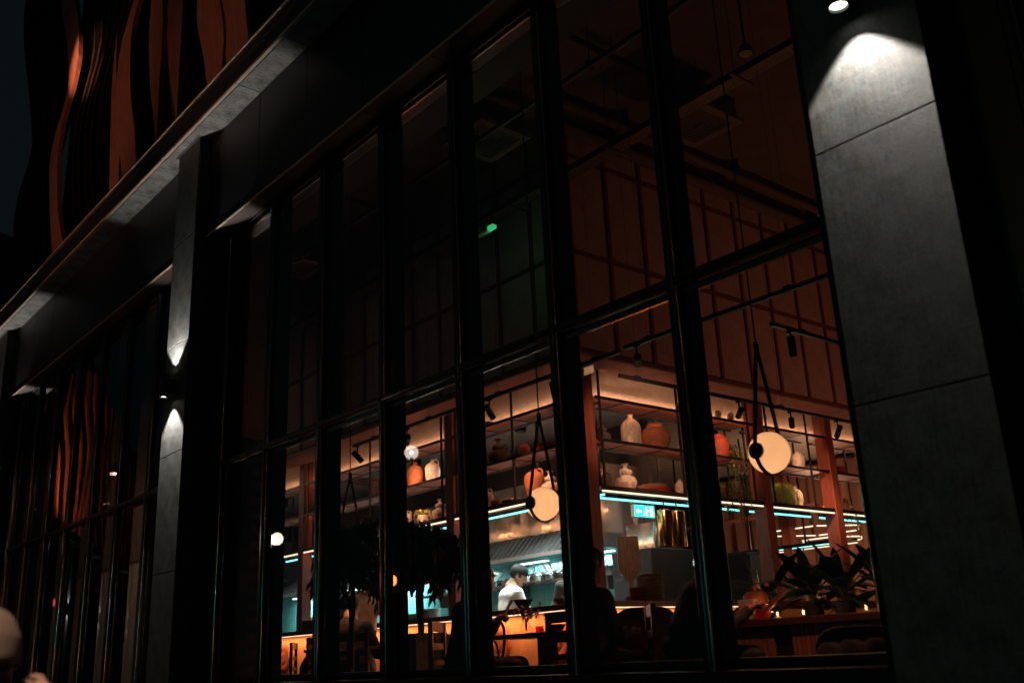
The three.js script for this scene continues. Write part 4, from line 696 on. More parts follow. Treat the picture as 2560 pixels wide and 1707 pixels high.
function fig(x, z, base, top, bottom, rx, label, n) { // weeping fig: trunk, arching limbs, hanging leaves
  const g = thing('weeping_fig', label, 'tree', 'weeping figs by the windows', [x, 0, z]);
  const h0 = base, h1 = top - 0.25; part(g, 'trunk', merge([tube([[0, h0, 0], [0.02, h0 + 0.25, 0.015], [-0.015, h0 + 0.55, -0.01], [0.01, h1, 0]], 0.03, 8, 20), tube([[0.025, h0, 0.02], [-0.02, h0 + 0.3, 0.02], [0.03, h0 + 0.6, 0], [0, h1, 0.02]], 0.02, 7, 20)]), M.bark);
  const limbs = [], leaves = [];
  for (let i = 0; i < 26; i++) {
    const a = i * 2.4, R = rx * (0.45 + 0.55 * rnd()), up = h1 - rnd(0, 0.35), pk = up + rnd(0.08, 0.26), end = bottom + rnd(0, 0.42) * (top - bottom);
    const c = new THREE.CatmullRomCurve3([V(0, up, 0), V(R * 0.45 * Math.cos(a), Math.min(top, pk), R * 0.45 * Math.sin(a)), V(R * 0.85 * Math.cos(a), pk - 0.12, R * 0.85 * Math.sin(a)), V(R * Math.cos(a), end, R * Math.sin(a))]);
    limbs.push(new THREE.TubeGeometry(c, 12, 0.005, 5));
    for (let k = 0; k < n; k++) { const p = c.getPoint(0.25 + 0.75 * rnd()); leaves.push([p.x + rnd(-0.05, 0.05), p.y + rnd(-0.04, 0.04), p.z + rnd(-0.05, 0.05), rnd(0.09, 0.15), rnd(0.018, 0.03), rnd(0, 6.3), rnd(-0.7, 0.5)]); }
  }
  part(g, 'limbs', merge(limbs), M.bark); part(g, 'crown', leafCloud(leaves), M.leafFicus);
  return g;
}
fig(-7.72, -0.85, 0.24, 1.36, 0.5, 0.42, 'weeping fig rising from the tall concrete planter', 58);
fig(-8.85, -0.8, -0.1, 1.42, 0.6, 0.45, 'weeping fig in front of an opal globe lamp', 58);
{
  const p = thing('concrete_planter', 'tall tapered concrete planter holding a weeping fig', 'planter', null, [-7.72, FLOOR, -0.85]);
  const s = 0.2, t = 0.15; const g = new THREE.CylinderGeometry(s * 1.414, t * 1.414, 0.8, 4, 1).rotateY(Math.PI / 4).translate(0, 0.4, 0).toNonIndexed(); g.computeVertexNormals(); part(p, 'body', metric(g), M.concrete); part(p, 'soil', bx(-0.17, 0.17, 0.8, 0.815, -0.17, 0.17), M.bark);
  const p2 = thing('wicker_planter', 'round dark planter holding the other weeping fig', 'planter', null, [-8.85, FLOOR, -0.8]); part(p2, 'body', lathes([[0.001, 0], [0.14, 0], [0.18, 0.2], [0.19, 0.45], [0.17, 0.46], [0.16, 0.42]], 24), M.darkclay); part(p2, 'soil', lathe([[0.16, 0.43], [0.001, 0.44]], 20), M.bark);
}
// broad-leaved plants behind the bar table, each large leaf a piece of its own
{
  const kinds = [blade(0.34, 0.055, 0.9), blade(0.28, 0.075, 1.1), blade(0.42, 0.05, 0.7), blade(0.24, 0.04, 0.4)];
  const spots = [[-4.8, -2.12, 12, 0.95, 'dark broad-leaved plant at the bottle end of the bar table'], [-4.47, -2.2, 22, 1.2, 'dark broad-leaved plant with long pointed leaves on the bar table'], [-4.17, -2.15, 22, 1.15, 'dense dark broad-leaved plant in the middle of the bar table'], [-3.85, -2.2, 22, 1.2, 'dark broad-leaved plant near the broad pillar on the bar table']];
  for (const [x, z, n, s, l] of spots) {
    const g = thing('broad_leaved_plant', l, 'plant', 'broad-leaved plants on the bar table', [x, 0.185, z]);
    part(g, 'pot', lathes([[0.001, 0], [0.06, 0], [0.075, 0.04], [0.08, 0.09], [0.07, 0.095], [0.06, 0.07]], 20), M.black);
    part(g, 'stems', merge(Array.from({ length: n }, (_, i) => { const a = i * 2.4 + x; return tube([[0, 0.08, 0], [0.03 * Math.cos(a), 0.17, 0.03 * Math.sin(a)], [0.07 * Math.cos(a), 0.22 * s, 0.07 * Math.sin(a)]], 0.005, 5, 8); })), M.leafGreen);
    for (let i = 0; i < n; i++) { const a = i * 2.4 + x, m = part(g, 'leaf', kinds[(i + (x * 10 | 0)) & 3], i % 5 === 2 ? S(0.03, 0.05, 0.02, 0.35, { side: THREE.DoubleSide }) : M.leafDark); m.position.set(0.065 * Math.cos(a), 0.12 * s + 0.14 * (i / n), 0.065 * Math.sin(a)); m.rotation.set(0.2 + 1.35 * (1 - i / n) + rnd(-0.15, 0.2), Math.PI / 2 - a, rnd(-0.3, 0.3), 'YXZ'); m.scale.setScalar(s * rnd(0.75, 1.05)); }
  }
}
// small plants on the shelves
function trailing(name, x, y, z, len, spread, n, mat, label, potMat) {
  const g = thing(name, label, 'plant', 'small plants on the shelves', [x, y, z]); const st = [], lv = [];
  for (let i = 0; i < n; i++) { const a = rnd(0, 6.3), r = spread * rnd(0.5, 1), L = len * rnd(0.45, 1); const c = new THREE.CatmullRomCurve3([V(0, 0.12, 0), V(r * 0.6 * Math.cos(a), 0.2, r * 0.6 * Math.sin(a)), V(r * Math.cos(a) + 0.09, 0.02, r * Math.sin(a)), V(r * Math.cos(a) + 0.15, -L, r * Math.sin(a))]); st.push(new THREE.TubeGeometry(c, 14, 0.0025, 4)); for (let k = 0; k < 20 * len + 8; k++) { const p = c.getPoint(rnd(0.1, 1)); lv.push([p.x + rnd(-0.02, 0.02), p.y, p.z + rnd(-0.02, 0.02), rnd(0.03, 0.055), rnd(0.009, 0.015), rnd(0, 6.3), rnd(-0.9, 0.9)]); } }
  part(g, 'pot', lathes([[0.001, 0], [0.06, 0], [0.075, 0.06], [0.08, 0.12], [0.07, 0.12]], 20), potMat); part(g, 'stems', merge(st), M.bark); part(g, 'foliage', leafCloud(lv), mat); return g;
}
trailing('trailing_ivy', -7.68, Y2, -5.62, 0.95, 0.16, 12, M.leafGreen, 'dark trailing ivy hanging past two shelf levels', M.darkclay);
trailing('trailing_ivy', -7.68, Y1, -5.3, 0.45, 0.2, 10, S(0.1, 0.1, 0.02, 0.5, { side: THREE.DoubleSide }), 'olive trailing ivy hanging below the cyan strip', M.darkclay);
trailing('trailing_ivy', -7.68, Y1, -8.05, 0.45, 0.1, 7, M.leafYellow, 'orange lit trailing plant at the far post', M.pale);
trailing('yellow_plant', -10.88, Y1, -3.1, 0.04, 0.16, 16, M.leafYellow, 'bushy yellow green plant between small jugs', M.pale);
trailing('trailing_ivy', -8.95, 1.412, -8.55, 0.3, 0.1, 9, M.leafYellow, 'bright yellow trailing plant on the rear shelf', M.darkclay);
{
  const g = thing('grassy_pot', 'shaggy green grass plant in a pale pot', 'plant', 'small plants on the shelves', [-7.66, Y1, -6.6]); part(g, 'pot', lathes([[0.001, 0], [0.07, 0], [0.085, 0.05], [0.09, 0.12], [0.08, 0.12]], 20), M.pale);
  const bl = []; for (let i = 0; i < 420; i++) { const a = rnd(0, 6.3), r = rnd(0.05, 0.24), h = rnd(0.06, 0.2); bl.push(tube([[0.03 * Math.cos(a), 0.1, 0.03 * Math.sin(a)], [r * 0.5 * Math.cos(a), 0.12 + h, r * 0.5 * Math.sin(a)], [r * Math.cos(a), 0.1 + h * 0.5, r * Math.sin(a)], [r * 1.1 * Math.cos(a), 0.06 - rnd(0, 0.1), r * 1.1 * Math.sin(a)]], 0.0022, 3, 5)); }
  part(g, 'grass', merge(bl), S(0.1, 0.13, 0.015, 0.6));
}
// ---------------------------------------------------------------- tables, chairs and what stands on them
const TT = 0.185; // table tops
function table(name, label, x0, x1, z0, z1, legs) { const g = thing(name, label, 'table', 'dark tables by the windows'); part(g, 'table_top', rbx(x0, x1, TT - 0.035, TT, z0, z1, 0.006), M.woodDark); for (const [x, z, w] of legs) { part(g, 'leg', bx(x - w, x + w, FLOOR + 0.02, TT - 0.036, z - w, z + w), M.woodDark); part(g, 'foot', bx(x - 0.25, x + 0.25, FLOOR, FLOOR + 0.02, z - 0.25, z + 0.25), M.steelBlack); } return g; }
table('dining_table', 'dark dining table with flowers and bottles before the counter', -7.0, -5.9, -1.65, -0.95, [[-6.45, -1.25, 0.06]]);
table('dining_table', 'dark dining table with wine glasses behind a weeping fig', -10.2, -9.2, -1.7, -1.0, [[-9.7, -1.35, 0.05]]);
{ // bar table with a slatted front
  const g = thing('bar_table', 'long wooden bar table with a slatted front by the broad pillar', 'table'); const z = -1.62;
  part(g, 'table_top', rbx(-5.0, -3.2, TT - 0.055, TT, -2.35, z, 0.008), M.woodDark); part(g, 'carcass', bx(-4.95, -3.25, FLOOR, TT - 0.056, -2.3, z - 0.06), M.black);
  const sg = rbx(-0.016, 0.016, FLOOR + 0.05, TT - 0.06, z - 0.06, z - 0.038, 0.004), sm = [S(0.36, 0.14, 0.075, 0.6, { map: T.wood }), S(0.3, 0.115, 0.06, 0.6, { map: T.wood })];
  for (let x = -4.93, i = 0; x < -3.25; x += 0.037, i++) if (x < -4.46 || x > -4.31) { const s = part(g, 'slat', sg, sm[i % 2]); s.position.x = x; }
}
const stemGlass = lathes([[0.001, 0], [0.034, 0.001], [0.03, 0.004], [0.004, 0.012], [0.0035, 0.09], [0.02, 0.105], [0.036, 0.14], [0.034, 0.19], [0.031, 0.21]], 24), tumbler = lathe([[0.001, 0], [0.03, 0], [0.034, 0.1], [0.032, 0.1], [0.028, 0.006], [0.001, 0.006]], 20);
for (const [x, z, l] of [[-9.75, -1.12, 'clear wine glass on the table behind the fig'], [-9.66, -1.2, 'clear wine glass beside another on the table behind the fig'], [-9.55, -1.08, 'clear wine glass at the edge of the table behind the fig']]) { const g = thing('wine_glass', l, 'glass', 'wine glasses', [x, TT, z]); part(g, 'bowl_and_stem', stemGlass, M.clear); }
{
  const v = thing('flower_vase', 'small glass vase of dark flowers on the table', 'vase', null, [-6.47, TT, -1.04]); part(v, 'glass', lathes([[0.001, 0], [0.045, 0], [0.055, 0.04], [0.03, 0.09], [0.035, 0.12]], 20), M.clear);
  const st = [], bl = []; for (let i = 0; i < 7; i++) { const a = i * 0.95, r = 0.04 + 0.03 * (i % 3), h = 0.13 + 0.02 * (i % 4); st.push(tube([[0, 0.02, 0], [r * 0.3 * Math.cos(a), 0.12, r * 0.3 * Math.sin(a)], [r * Math.cos(a), h, r * Math.sin(a)]], 0.003, 4, 8)); for (let k = 0; k < 8; k++) bl.push([r * Math.cos(a) + rnd(-0.02, 0.02), h + rnd(-0.01, 0.03), r * Math.sin(a) + rnd(-0.02, 0.02), 0.035, 0.014, rnd(0, 6.3), rnd(0.3, 2.4)]); }
  part(v, 'stems', merge(st), M.leafGreen); part(v, 'blossoms', leafCloud(bl), S(0.09, 0.012, 0.014, 0.7, { side: THREE.DoubleSide }));
  const o = thing('oil_bottle', 'small handled oil bottle beside the dark flowers', 'bottle', null, [-6.3, TT, -1.04]); part(o, 'glass', lathes([[0.001, 0], [0.038, 0], [0.04, 0.06], [0.016, 0.11], [0.012, 0.18], [0.018, 0.19]], 20), M.clear); part(o, 'oil', lathe([[0.001, 0.004], [0.034, 0.004], [0.035, 0.05], [0.001, 0.05]], 18), M.amber); part(o, 'handle', handle([[0.013, 0.17, 0], [0.05, 0.16, 0], [0.055, 0.09, 0], [0.036, 0.07, 0]], 0.005), M.clear);
  const o2 = thing('oil_bottle', 'taller corked bottle beside the dark flowers', 'bottle', null, [-6.37, TT, -1.12]); part(o2, 'glass', lathes([[0.001, 0], [0.032, 0], [0.033, 0.12], [0.012, 0.17], [0.012, 0.22]], 20), M.clear); part(o2, 'cork', lathe([[0.011, 0.221], [0.011, 0.25], [0.001, 0.25]], 10), M.wood);
  const b = thing('table_bowl', 'dark bowl on the table edge before the round ornament', 'bowl', null, [-6.1, TT, -1.05]); part(b, 'bowl', G.bowl, M.darkclay).scale.setScalar(0.75);
  const p = thing('table_plate', 'white plate with brown food on the dark table', 'plate', null, [-6.15, TT, -1.35]); part(p, 'disc', G.plate, M.white).scale.setScalar(0.9); part(p, 'food', new THREE.SphereGeometry(0.05, 12, 8).scale(1, 0.45, 0.8).translate(0, 0.02, 0), M.terracotta);
}
{ // on the bar table: candles, bottles, napkin holder, cups
  for (const [x, z, l] of [[-4.93, -1.72, 'lit tealight at the bottle end of the bar table'], [-4.48, -1.75, 'lit tealight beside the red cup'], [-4.28, -1.78, 'lit tealight below the middle plant'], [-3.78, -1.78, 'lit tealight near the broad pillar'], [-3.7, -1.84, 'lit tealight behind another near the broad pillar']]) {
    const g = thing('tealight', l, 'candle', 'tealights on the bar table', [x, TT, z]); part(g, 'glass_cup', lathe([[0.001, 0], [0.024, 0], [0.03, 0.045], [0.028, 0.045], [0.022, 0.005], [0.001, 0.005]], 18), M.clear); part(g, 'wax', lathe([[0.001, 0.006], [0.019, 0.006], [0.02, 0.016], [0.001, 0.016]], 14), M.cream); part(g, 'flame', lathes([[0.001, 0.018], [0.006, 0.026], [0.004, 0.038], [0.001, 0.048]], 10), M.flame); point(g, C(1, 0.42, 0.14), 0.035, [0, 0.052, 0], 0.5);
  }
  const n = thing('napkin_holder', 'white napkin block in a dark holder on the bar table', 'napkin holder', null, [-4.72, TT, -1.72]); part(n, 'napkins', rbx(-0.06, 0.08, 0.006, 0.15, -0.03, 0.03, 0.004), M.white); part(n, 'holder', merge([bx(-0.07, 0.09, 0, 0.006, -0.045, 0.045), bx(-0.07, 0.03, 0.006, 0.1, 0.032, 0.042)]), M.black);
  const c = thing('clay_pot', 'brown lidded pot behind the napkin block', 'pot', null, [-4.74, TT, -1.86]); part(c, 'body', lathes([[0.001, 0], [0.08, 0], [0.1, 0.08], [0.09, 0.17], [0.085, 0.18]], 22), M.terracotta); part(c, 'lid', lathes([[0.09, 0.182], [0.06, 0.21], [0.02, 0.22], [0.02, 0.25], [0.001, 0.25]], 20), M.terracotta);
  const b = thing('spirit_bottle', 'clear bottle with a stopper on the bar table', 'bottle', null, [-4.58, TT, -1.8]); part(b, 'glass', lathes([[0.001, 0], [0.04, 0], [0.042, 0.12], [0.018, 0.17], [0.016, 0.23], [0.02, 0.235]], 20), M.clear); part(b, 'stopper', lathe([[0.018, 0.236], [0.02, 0.265], [0.001, 0.268]], 12), M.wood);
  const k = thing('red_cup', 'red glass cup with a wooden pestle on the bar table', 'cup', null, [-4.56, TT, -1.69]); part(k, 'cup', lathe([[0.001, 0], [0.045, 0], [0.055, 0.09], [0.052, 0.09], [0.042, 0.006], [0.001, 0.006]], 20), M.amber); part(k, 'pestle', rod([0.0, 0.03, 0], [0.2, 0.2, -0.02], 0.012, 10, 0.016), M.wood);
}
function chair(label, x, z, ry, kind) {
  const g = thing(kind + '_chair', label, 'chair', 'chairs by the windows', [x, FLOOR, z], ry);
  if (kind === 'wooden') { const m = M.woodDark; part(g, 'seat', rbx(-0.22, 0.22, 0.43, 0.46, -0.22, 0.22, 0.01), m); for (const [a, b] of [[-0.2, 0.2], [0.2, 0.2]]) part(g, 'leg', bx(a - 0.018, a + 0.018, 0, 0.429, b - 0.018, b + 0.018), m); for (const a of [-0.2, 0.2]) part(g, 'back_post', bx(a - 0.018, a + 0.018, 0, 0.88, -0.24, -0.204), m); for (const [y0, y1] of [[0.8, 0.88], [0.66, 0.71], [0.54, 0.58]]) part(g, 'back_slat', bx(-0.181, 0.181, y0, y1, -0.232, -0.212), m); for (const y of [0.2]) part(g, 'stretcher', bx(-0.181, 0.181, y, y + 0.025, 0.19, 0.21), m); }
  else if (kind === 'bentwood') { const m = M.black; part(g, 'seat', lathes([[0.001, 0.45], [0.19, 0.45], [0.21, 0.44], [0.2, 0.425], [0.001, 0.42]], 26), m); part(g, 'back_hoop', tube([[-0.18, 0.43, -0.12], [-0.2, 0.7, -0.19], [-0.13, 0.88, -0.22], [0.13, 0.88, -0.22], [0.2, 0.7, -0.19], [0.18, 0.43, -0.12]], 0.013, 8, 40), m); part(g, 'inner_hoop', tube([[-0.1, 0.43, -0.16], [-0.11, 0.62, -0.18], [0, 0.74, -0.2], [0.11, 0.62, -0.18], [0.1, 0.43, -0.16]], 0.01, 8, 30), m); for (const [a, b] of [[-0.15, 0.15], [0.15, 0.15], [-0.16, -0.14], [0.16, -0.14]]) part(g, 'leg', rod([a * 1.25, 0, b * 1.25], [a, 0.425, b], 0.014), m); }
  else { const m = M.upholstery; const s = new THREE.Shape(); s.moveTo(-0.24, 0); s.lineTo(-0.25, 0.3); s.quadraticCurveTo(-0.24, 0.45, -0.1, 0.46); s.lineTo(0.1, 0.46); s.quadraticCurveTo(0.24, 0.45, 0.25, 0.3); s.lineTo(0.24, 0); s.closePath(); const bg = new THREE.ExtrudeGeometry(s, { depth: 0.07, bevelEnabled: true, bevelSize: 0.02, bevelThickness: 0.02, bevelSegments: 3, curveSegments: 10 }); const p = bg.attributes.position; for (let i = 0; i < p.count; i++) p.setZ(i, p.getZ(i) - 0.26 + 0.9 * p.getX(i) ** 2 - 0.12 * p.getY(i)); bg.translate(0, 0.42, 0); bg.computeVertexNormals(); part(g, 'backrest', bg, m); part(g, 'seat', rbx(-0.25, 0.25, 0.38, 0.47, -0.16, 0.26, 0.03, 3), m); for (const [a, b] of [[-0.2, 0.2], [0.2, 0.2], [-0.2, -0.14], [0.2, -0.14]]) part(g, 'leg', rod([a * 1.1, 0, b * 1.1], [a, 0.379, b], 0.014), M.black); }
  return g;
}
chair('dark wooden ladder-back chair at the counter past the partition', -11.25, -1.9, 2.6, 'wooden');
chair('dark wooden ladder-back chair at the table with wine glasses', -9.9, -0.85, 0.2, 'wooden');
chair('black bentwood chair behind the tall concrete planter', -7.75, -1.5, -1.3, 'bentwood');
chair('red brown upholstered chair beside the ponytail woman', -5.64, -1.58, Math.atan2(-0.7, -0.7), 'upholstered');
chair('low red brown upholstered chair before the slatted bar front', -3.66, -1.42, Math.atan2(-0.5, -0.8), 'upholstered').scale.set(0.95, 0.74, 0.95);
{
  const s = thing('window_ledge', 'low dark window ledge along the inside of the kitchen bay', 'ledge'); part(s, 'board', rbx(-10.2, -2.65, -0.1, -0.06, -0.5, -0.235, 0.005), M.black); part(s, 'riser', bx(-10.2, -2.65, FLOOR, -0.1, -0.42, -0.26), M.black);
}
// ---------------------------------------------------------------- people: smooth-joined tapered capsules meshed with surface nets
function nets(sdf, lo, hi, cell, colour) {
  const n = [0, 1, 2].map(i => Math.ceil((hi[i] - lo[i]) / cell) + 1), [nx, ny, nz] = n, f = new Float32Array(nx * ny * nz), at = (i, j, k) => (k * ny + j) * nx + i;
  for (let k = 0; k < nz; k++) for (let j = 0; j < ny; j++) for (let i = 0; i < nx; i++) f[at(i, j, k)] = sdf(lo[0] + i * cell, lo[1] + j * cell, lo[2] + k * cell);
  const vid = new Int32Array(nx * ny * nz).fill(-1), pos = [], idx = [];
  for (let k = 0; k < nz - 1; k++) for (let j = 0; j < ny - 1; j++) for (let i = 0; i < nx - 1; i++) {
    let m = 0; for (let c = 0; c < 8; c++) if (f[at(i + (c & 1), j + (c >> 1 & 1), k + (c >> 2))] < 0) m |= 1 << c; if (m === 0 || m === 255) continue;
    let x = 0, y = 0, z = 0, q = 0;
    for (let c = 0; c < 8; c++) for (const b of [1, 2, 4]) if (!(c & b)) { const d = c | b; if ((m >> c & 1) === (m >> d & 1)) continue; const fc = f[at(i + (c & 1), j + (c >> 1 & 1), k + (c >> 2))], fd = f[at(i + (d & 1), j + (d >> 1 & 1), k + (d >> 2))], t = fc / (fc - fd); x += (c & 1) + t * ((d & 1) - (c & 1)); y += (c >> 1 & 1) + t * ((d >> 1 & 1) - (c >> 1 & 1)); z += (c >> 2) + t * ((d >> 2) - (c >> 2)); q++; }
    vid[at(i, j, k)] = pos.length / 3; pos.push(lo[0] + (i + x / q) * cell, lo[1] + (j + y / q) * cell, lo[2] + (k + z / q) * cell);
  }
  const quad = (a, b, c, d, fl) => { if (a < 0 || b < 0 || c < 0 || d < 0) return; fl ? idx.push(a, c, b, a, d, c) : idx.push(a, b, c, a, c, d); };
  for (let k = 1; k < nz - 1; k++) for (let j = 1; j < ny - 1; j++) for (let i = 1; i < nx - 1; i++) {
    const s = f[at(i, j, k)] < 0;
    if (s !== f[at(i + 1, j, k)] < 0) quad(vid[at(i, j - 1, k - 1)], vid[at(i, j, k - 1)], vid[at(i, j, k)], vid[at(i, j - 1, k)], !s);
    if (s !== f[at(i, j + 1, k)] < 0) quad(vid[at(i - 1, j, k - 1)], vid[at(i - 1, j, k)], vid[at(i, j, k)], vid[at(i, j, k - 1)], !s);
    if (s !== f[at(i, j, k + 1)] < 0) quad(vid[at(i - 1, j - 1, k)], vid[at(i, j - 1, k)], vid[at(i, j, k)], vid[at(i - 1, j, k)], !s);
  }
  const e = cell * 0.5, nor = new Float32Array(pos.length), col = new Float32Array(pos.length);
  for (let i = 0; i < pos.length; i += 3) {
    const x = pos[i], y = pos[i + 1], z = pos[i + 2], a = sdf(x + e, y, z) - sdf(x - e, y, z), b = sdf(x, y + e, z) - sdf(x, y - e, z), c = sdf(x, y, z + e) - sdf(x, y, z - e), l = Math.hypot(a, b, c) || 1;
    nor[i] = a / l; nor[i + 1] = b / l; nor[i + 2] = c / l; if (colour) { const q = colour(x, y, z); col[i] = q[0]; col[i + 1] = q[1]; col[i + 2] = q[2]; }
  }
  const g = new THREE.BufferGeometry(); g.setAttribute('position', new THREE.Float32BufferAttribute(pos, 3)); g.setAttribute('normal', new THREE.BufferAttribute(nor, 3)); if (colour) g.setAttribute('color', new THREE.BufferAttribute(col, 3)); g.setIndex(idx); return g;
}
const cap = (x, y, z, a, b, ra, rb) => { const bx_ = b.x - a.x, by = b.y - a.y, bz = b.z - a.z, px = x - a.x, py = y - a.y, pz = z - a.z; let t = (px * bx_ + py * by + pz * bz) / (bx_ * bx_ + by * by + bz * bz + 1e-9); t = t < 0 ? 0 : t > 1 ? 1 : t; return Math.hypot(px - bx_ * t, py - by * t, pz - bz * t) - (ra + (rb - ra) * t); };
const smin = (a, b, k) => { const h = Math.max(k - Math.abs(a - b), 0) / k; return Math.min(a, b) - h * h * k * 0.25; };
function field(bones, k) { return (x, y, z) => { let d = 9; for (const b of bones) d = smin(d, cap(x, y, z, b[0], b[1], b[2], b[3]), k); return d; }; }
function nearest(bones) { return (x, y, z) => { let d = 9, c = bones[0][4]; for (const b of bones) { const e = cap(x, y, z, b[0], b[1], b[2], b[3]); if (e < d) { d = e; c = b[4]; } } return c; }; }
function bounds(bones, pad) { const lo = [9, 9, 9], hi = [-9, -9, -9]; for (const b of bones) for (const e of [0, 1]) { const r = b[2 + e] + pad; ['x', 'y', 'z'].forEach((a, i) => { lo[i] = Math.min(lo[i], b[e][a] - r); hi[i] = Math.max(hi[i], b[e][a] + r); }); } return [lo, hi]; }
function ik(a, b, l1, l2, pole) { const d = b.clone().sub(a), L = Math.min(d.length(), (l1 + l2) * 0.995), u = d.clone().normalize(), c = (l1 * l1 - l2 * l2 + L * L) / (2 * L), h = Math.sqrt(Math.max(0, l1 * l1 - c * c)), p = pole.clone().addScaledVector(u, -pole.dot(u)).normalize(); return [a.clone().addScaledVector(u, c).addScaledVector(p, h), a.clone().addScaledVector(u, L)]; }
const bodyMat = new THREE.MeshStandardMaterial({ vertexColors: true, roughness: 0.82 });
// local frame: +z ahead, +x to the person's left, y up from the floor
function person(label, pos, ry, o) {
  const g = thing('person', label, 'person', null, pos, ry);
  const SK = o.skin || [0.42, 0.24, 0.16], TP = o.top, BT = o.bottom || [0.012, 0.012, 0.014], SH = [0.01, 0.01, 0.01], w = o.wide || 1;
  const hipY = o.sit ? 0.53 : 0.93, hip = V(0, hipY, 0), lean = o.lean || 0, side = o.side || 0, up = V(Math.sin(side), Math.cos(lean) * Math.cos(side), Math.sin(lean)).normalize();
  const chest = hip.clone().addScaledVector(up, 0.3), neck = hip.clone().addScaledVector(up, 0.51);
  const hp = o.headPitch || 0, hy = o.headYaw || 0, hd = V(0, 1, 0).applyEuler(new THREE.Euler(lean * 0.5 + hp, 0, side * 0.5)), head = neck.clone().addScaledVector(hd, 0.17).add(V(0, 0, 0.02));
  const B = [], sh = {}, add = (a, b, r1, r2, c) => B.push([a, b, r1, r2, c]);
  const L = V(1, 0, 0);
  add(hip.clone().addScaledVector(L, -0.07), hip.clone().addScaledVector(L, 0.07), 0.125 * w, 0.125 * w, BT);
  add(hip.clone().addScaledVector(up, 0.1).addScaledVector(L, -0.05), hip.clone().addScaledVector(up, 0.1).addScaledVector(L, 0.05), 0.112 * w, 0.112 * w, TP);
  for (const s of [1, -1]) add(hip.clone().addScaledVector(up, 0.06).addScaledVector(L, s * 0.062 * w), hip.clone().addScaledVector(up, 0.36).addScaledVector(L, s * 0.085 * w), 0.106 * w, 0.108 * w, TP);
  add(hip.clone().addScaledVector(up, 0.06), hip.clone().addScaledVector(up, 0.38), 0.115 * w, 0.112 * w, TP);
  add(hip.clone().addScaledVector(up, 0.42).addScaledVector(L, -0.115), hip.clone().addScaledVector(up, 0.42).addScaledVector(L, 0.115), 0.082 * w, 0.082 * w, TP);
  add(neck.clone().addScaledVector(up, -0.04), head.clone().addScaledVector(hd, -0.07), 0.06, 0.052, SK);
  const hands = [];
  for (const s of [1, -1]) {
    const S0 = hip.clone().addScaledVector(up, 0.43).addScaledVector(L, s * 0.175 * w), tgt = (s > 0 ? o.lh : o.rh) || V(s * 0.25, hipY - 0.1, 0.06), [el, wr] = ik(S0, tgt, 0.29, 0.26, (o.pole || V(s * 0.5, -0.6, -0.6)).clone().setX(s * 0.5));
    add(S0, el, 0.063, 0.05, TP); add(el, wr, 0.05, 0.036, o.bareArms ? SK : TP); hands.push([wr, wr.clone().sub(el).normalize(), s]);
    const H = hip.clone().addScaledVector(L, s * 0.095);
    if (o.sit) { const kn = V(s * 0.13, 0.5, 0.44), ft = V(s * 0.14, 0.07, 0.42); add(H, kn, 0.098 * w, 0.066, BT); add(kn, ft, 0.06, 0.042, BT); add(ft, V(s * 0.15, 0.045, 0.56), 0.045, 0.038, SH); }
    else { const st = (o.stride || 0) * s, [kn, an] = ik(H, V(s * 0.11, 0.085, st), 0.43, 0.43, V(0, 0, 1)); add(H, kn, 0.095, 0.06, BT); add(kn, an, 0.057, 0.042, BT); add(an, an.clone().add(V(s * 0.02, -0.04, 0.13)), 0.045, 0.036, SH); }
  }
  const geos = [nets((f0 => (x, y, z) => f0(x, y, z) + 0.0035 * Math.sin(y * 46 + x * 23 + Math.sin(z * 31)) * Math.sin(x * 27 - z * 19))(field(B, 0.07)), ...bounds(B, 0.03), 0.014, nearest(B))];
  // head, in its own finer grid and frame
  const R3 = new THREE.Euler(hp + lean * 0.5, hy, side * 0.5, 'YXZ'), X = (x, y, z) => V(x, y, z).applyEuler(R3).add(head);
  const LIP = SK.map((c, i) => c * [0.75, 0.45, 0.45][i]);
  const Hb = [[X(0, 0.035, -0.018), X(0, 0.03, 0.012), 0.092, 0.088, SK], [X(0, -0.02, 0.02), X(0, -0.075, 0.045), 0.07, 0.048, SK], [X(0, -0.1, 0.062), X(0, -0.1, 0.066), 0.03, 0.028, SK], [X(0, 0.012, 0.094), X(0, -0.026, 0.116), 0.012, 0.016, SK], [X(-0.025, 0.022, 0.085), X(0.025, 0.022, 0.085), 0.015, 0.015, SK], [X(0.084, 0.01, -0.01), X(0.087, -0.02, -0.008), 0.02, 0.012, SK], [X(-0.084, 0.01, -0.01), X(-0.087, -0.02, -0.008), 0.02, 0.012, SK], [X(-0.018, -0.06, 0.092), X(0.018, -0.06, 0.092), 0.0085, 0.0085, LIP], [X(0, -0.09, -0.03), X(0, -0.16, -0.05), 0.052, 0.055, SK]];
  geos.push(nets(field(Hb, 0.022), ...bounds(Hb, 0.02), 0.006, nearest(Hb)));
